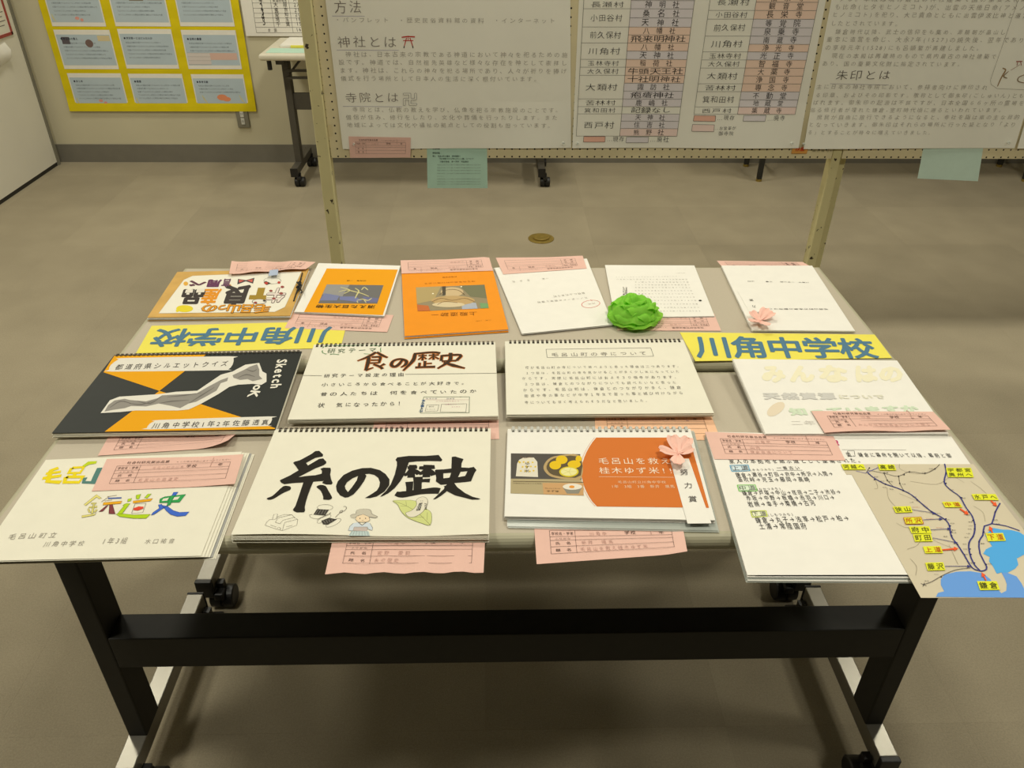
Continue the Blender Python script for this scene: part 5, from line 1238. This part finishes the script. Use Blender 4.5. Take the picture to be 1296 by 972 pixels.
for pts in ([(400, 38), (405, 70), (470, 95), (560, 100), (640, 60)], [(240, 130), (260, 190), (238, 200)], [(320, 190), (330, 260), (380, 320)], [(400, 230), (560, 300), (600, 350)], [(470, 150), (640, 170), (740, 120), (820, 160)], [(880, 310), (940, 350), (955, 410)], [(450, 590), (520, 560), (560, 470)], [(590, 500), (640, 540), (760, 590)], [(720, 560), (780, 690)], [(468, 650), (510, 700), (505, 760)], [(380, 420), (440, 450), (500, 440)], [(860, 150), (930, 200), (990, 260)]):
    K.rib(pts, .45, CO, 2, 4)
NV = (58, 60, 128)
K.rib([(195, 95), (230, 125), (300, 165), (400, 200), (480, 240), (560, 310), (620, 355), (690, 395), (722, 435), (735, 505), (775, 560), (820, 630), (870, 710), (925, 732)], 1.9, NV, 4, 3)
K.rib([(692, 38), (702, 90), (690, 160), (735, 210), (790, 250), (830, 320), (870, 375), (888, 440), (880, 500), (850, 550), (855, 620), (885, 690), (925, 732)], 1.9, NV, 4, 3)
K.rib([(1052, 292), (1020, 350), (998, 425), (950, 440), (940, 500), (915, 540), (922, 620), (965, 705), (950, 728), (925, 732)], 1.9, NV, 4, 2).rib([(998, 425), (1090, 440), (1178, 470)], 1.7, NV, 4, 2)
K.rib([(120, 84), (180, 98), (262, 62)], .9, (80, 84, 170), 4).line((185, 98), (205, 62), .8, BK2, 4)
K.rib([(195, 78), (300, 98), (390, 118), (465, 88), (565, 100), (630, 70), (660, 40)], .7, BK2, 3, 3).rib([(395, 118), (402, 165), (430, 215)], .7, BK2, 3).rib([(300, 98), (322, 145), (360, 185)], .7, BK2, 3)
K.rib([(552, 820), (610, 800), (670, 765), (760, 725), (860, 712)], .9, (110, 104, 98), 4, 3).line((538, 812), (575, 828), .7, BK2, 4).line((552, 830), (562, 808), .7, BK2, 4)
for p in ((300, 98), (322, 145), (395, 118), (402, 165), (465, 90), (565, 100), (630, 70), (430, 108), (670, 770), (205, 65)): K.ell(p, 5, 4, BK2, 5)
for p in ((240, 140), (310, 170), (425, 212), (515, 272), (610, 350), (700, 395), (728, 440), (736, 480), (738, 505), (775, 560), (705, 100), (700, 165), (800, 258), (850, 350), (876, 405), (888, 432), (886, 460), (876, 510), (850, 552), (856, 590), (862, 625), (884, 680), (915, 545), (945, 480), (960, 690), (1020, 350)): K.ell(p, 6, 4, (40, 40, 90), 6)
STN = '高崎藤岡児玉寄居小川毛呂入間所沢府中町田瀬谷戸塚鎌倉赤坂中野板橋赤羽川口岩槻幸手'
for i, p in enumerate(((250, 120), (290, 148), (305, 188), (350, 200), (455, 218), (500, 250), (480, 285), (655, 358), (715, 398), (745, 422), (752, 465), (757, 482), (700, 506), (345, 150), (430, 168), (315, 92), (605, 68), (560, 92), (740, 205), (818, 258), (848, 368), (862, 412), (862, 437), (857, 458), (845, 488), (836, 512), (824, 556), (828, 588), (832, 622), (862, 678), (940, 552), (965, 486), (1040, 425), (1025, 400), (985, 684), (640, 752), (578, 795))):
    j = (i*2) % 36; K.text(STN[j:j+2], (p[0]-14, p[1]+6), (p[0]+14, p[1]+6), (70, 66, 66), asp=.8, layer=5)
for (a, b, c_) in (((480, 335), (625, 358), NV), ((552, 402), (668, 396), NV), ((595, 467), (722, 460), NV), ((615, 518), (765, 548), NV), ((695, 702), (850, 702), NV)): K.line(a, b, .9, c_, 7); K.poly([(b[0]+14, b[1]+2), (b[0]-12, b[1]-9), (b[0]-12, b[1]+9)], c_, 7)
for p in ((510, 317), (600, 392), (665, 450)): K.text('川の近く', (p[0]-26, p[1]+5), (p[0]+26, p[1]+5), (190, 80, 60), asp=.8, layer=5)
RO = (234, 92, 44)
for (a, b) in (((672, 597), (780, 588)), ((790, 330), (848, 368)), ((990, 278), (1032, 314)), ((1002, 488), (980, 442)), ((960, 795), (930, 742))):
    a = np.array(a, float); b = np.array(b, float); d = (b-a)/np.linalg.norm(b-a); n_ = np.array([-d[1], d[0]]); c_ = b-d*28
    K.poly([tuple(a+n_*4), tuple(c_+n_*5), tuple(c_+n_*15), tuple(b), tuple(c_-n_*15), tuple(c_-n_*5), tuple(a-n_*4)], RO, 8)
YLW = (224, 226, 50); RD = (190, 80, 30); OLG = (74, 76, 30)
for st, q, col in (('河越へ', [(22, 42), (165, 42), (182, 78), (38, 78)], OLG), ('高崎', [(258, 42), (365, 44), (380, 82), (272, 82)], OLG), ('宇都宮', [(700, 66), (862, 66), (872, 98), (705, 96)], OLG), ('奥州へ', [(705, 94), (872, 96), (880, 128), (715, 126)], OLG),
                   ('水戸へ', [(865, 236), (1020, 236), (1042, 276), (885, 274)], OLG), ('中道', [(675, 286), (785, 286), (808, 322), (695, 322)], RD), ('狭山', [(355, 318), (470, 314), (485, 354), (375, 358)], OLG), ('所沢', [(425, 388), (538, 384), (555, 428), (440, 430)], RD),
                   ('府中', [(458, 446), (590, 444), (608, 490), (478, 490)], OLG), ('町田', [(485, 496), (602, 492), (615, 542), (500, 544)], OLG), ('上道', [(550, 575), (665, 572), (682, 618), (566, 620)], RD), ('下道', [(955, 490), (1068, 488), (1088, 538), (972, 542)], RD),
                   ('藤沢', [(565, 680), (682, 678), (696, 728), (582, 732)], OLG), ('鎌倉', [(900, 800), (1028, 800), (1050, 856), (920, 858)], OLG)):
    K.poly(q, YLW, 9)
    if st == '所沢': K.frame(q, .8, RD, 10)
    K.quad(st, q, col, fill=.8, layer=11, b=.01)
slip('pink entry slip at the back left of the old roads report', FA(.0104), [(38, 20), (545, 38), (592, 133), (75, 128)], (880, 540, 3.115), title='鎌倉街道について', name='山内', school='川角中')
flush()
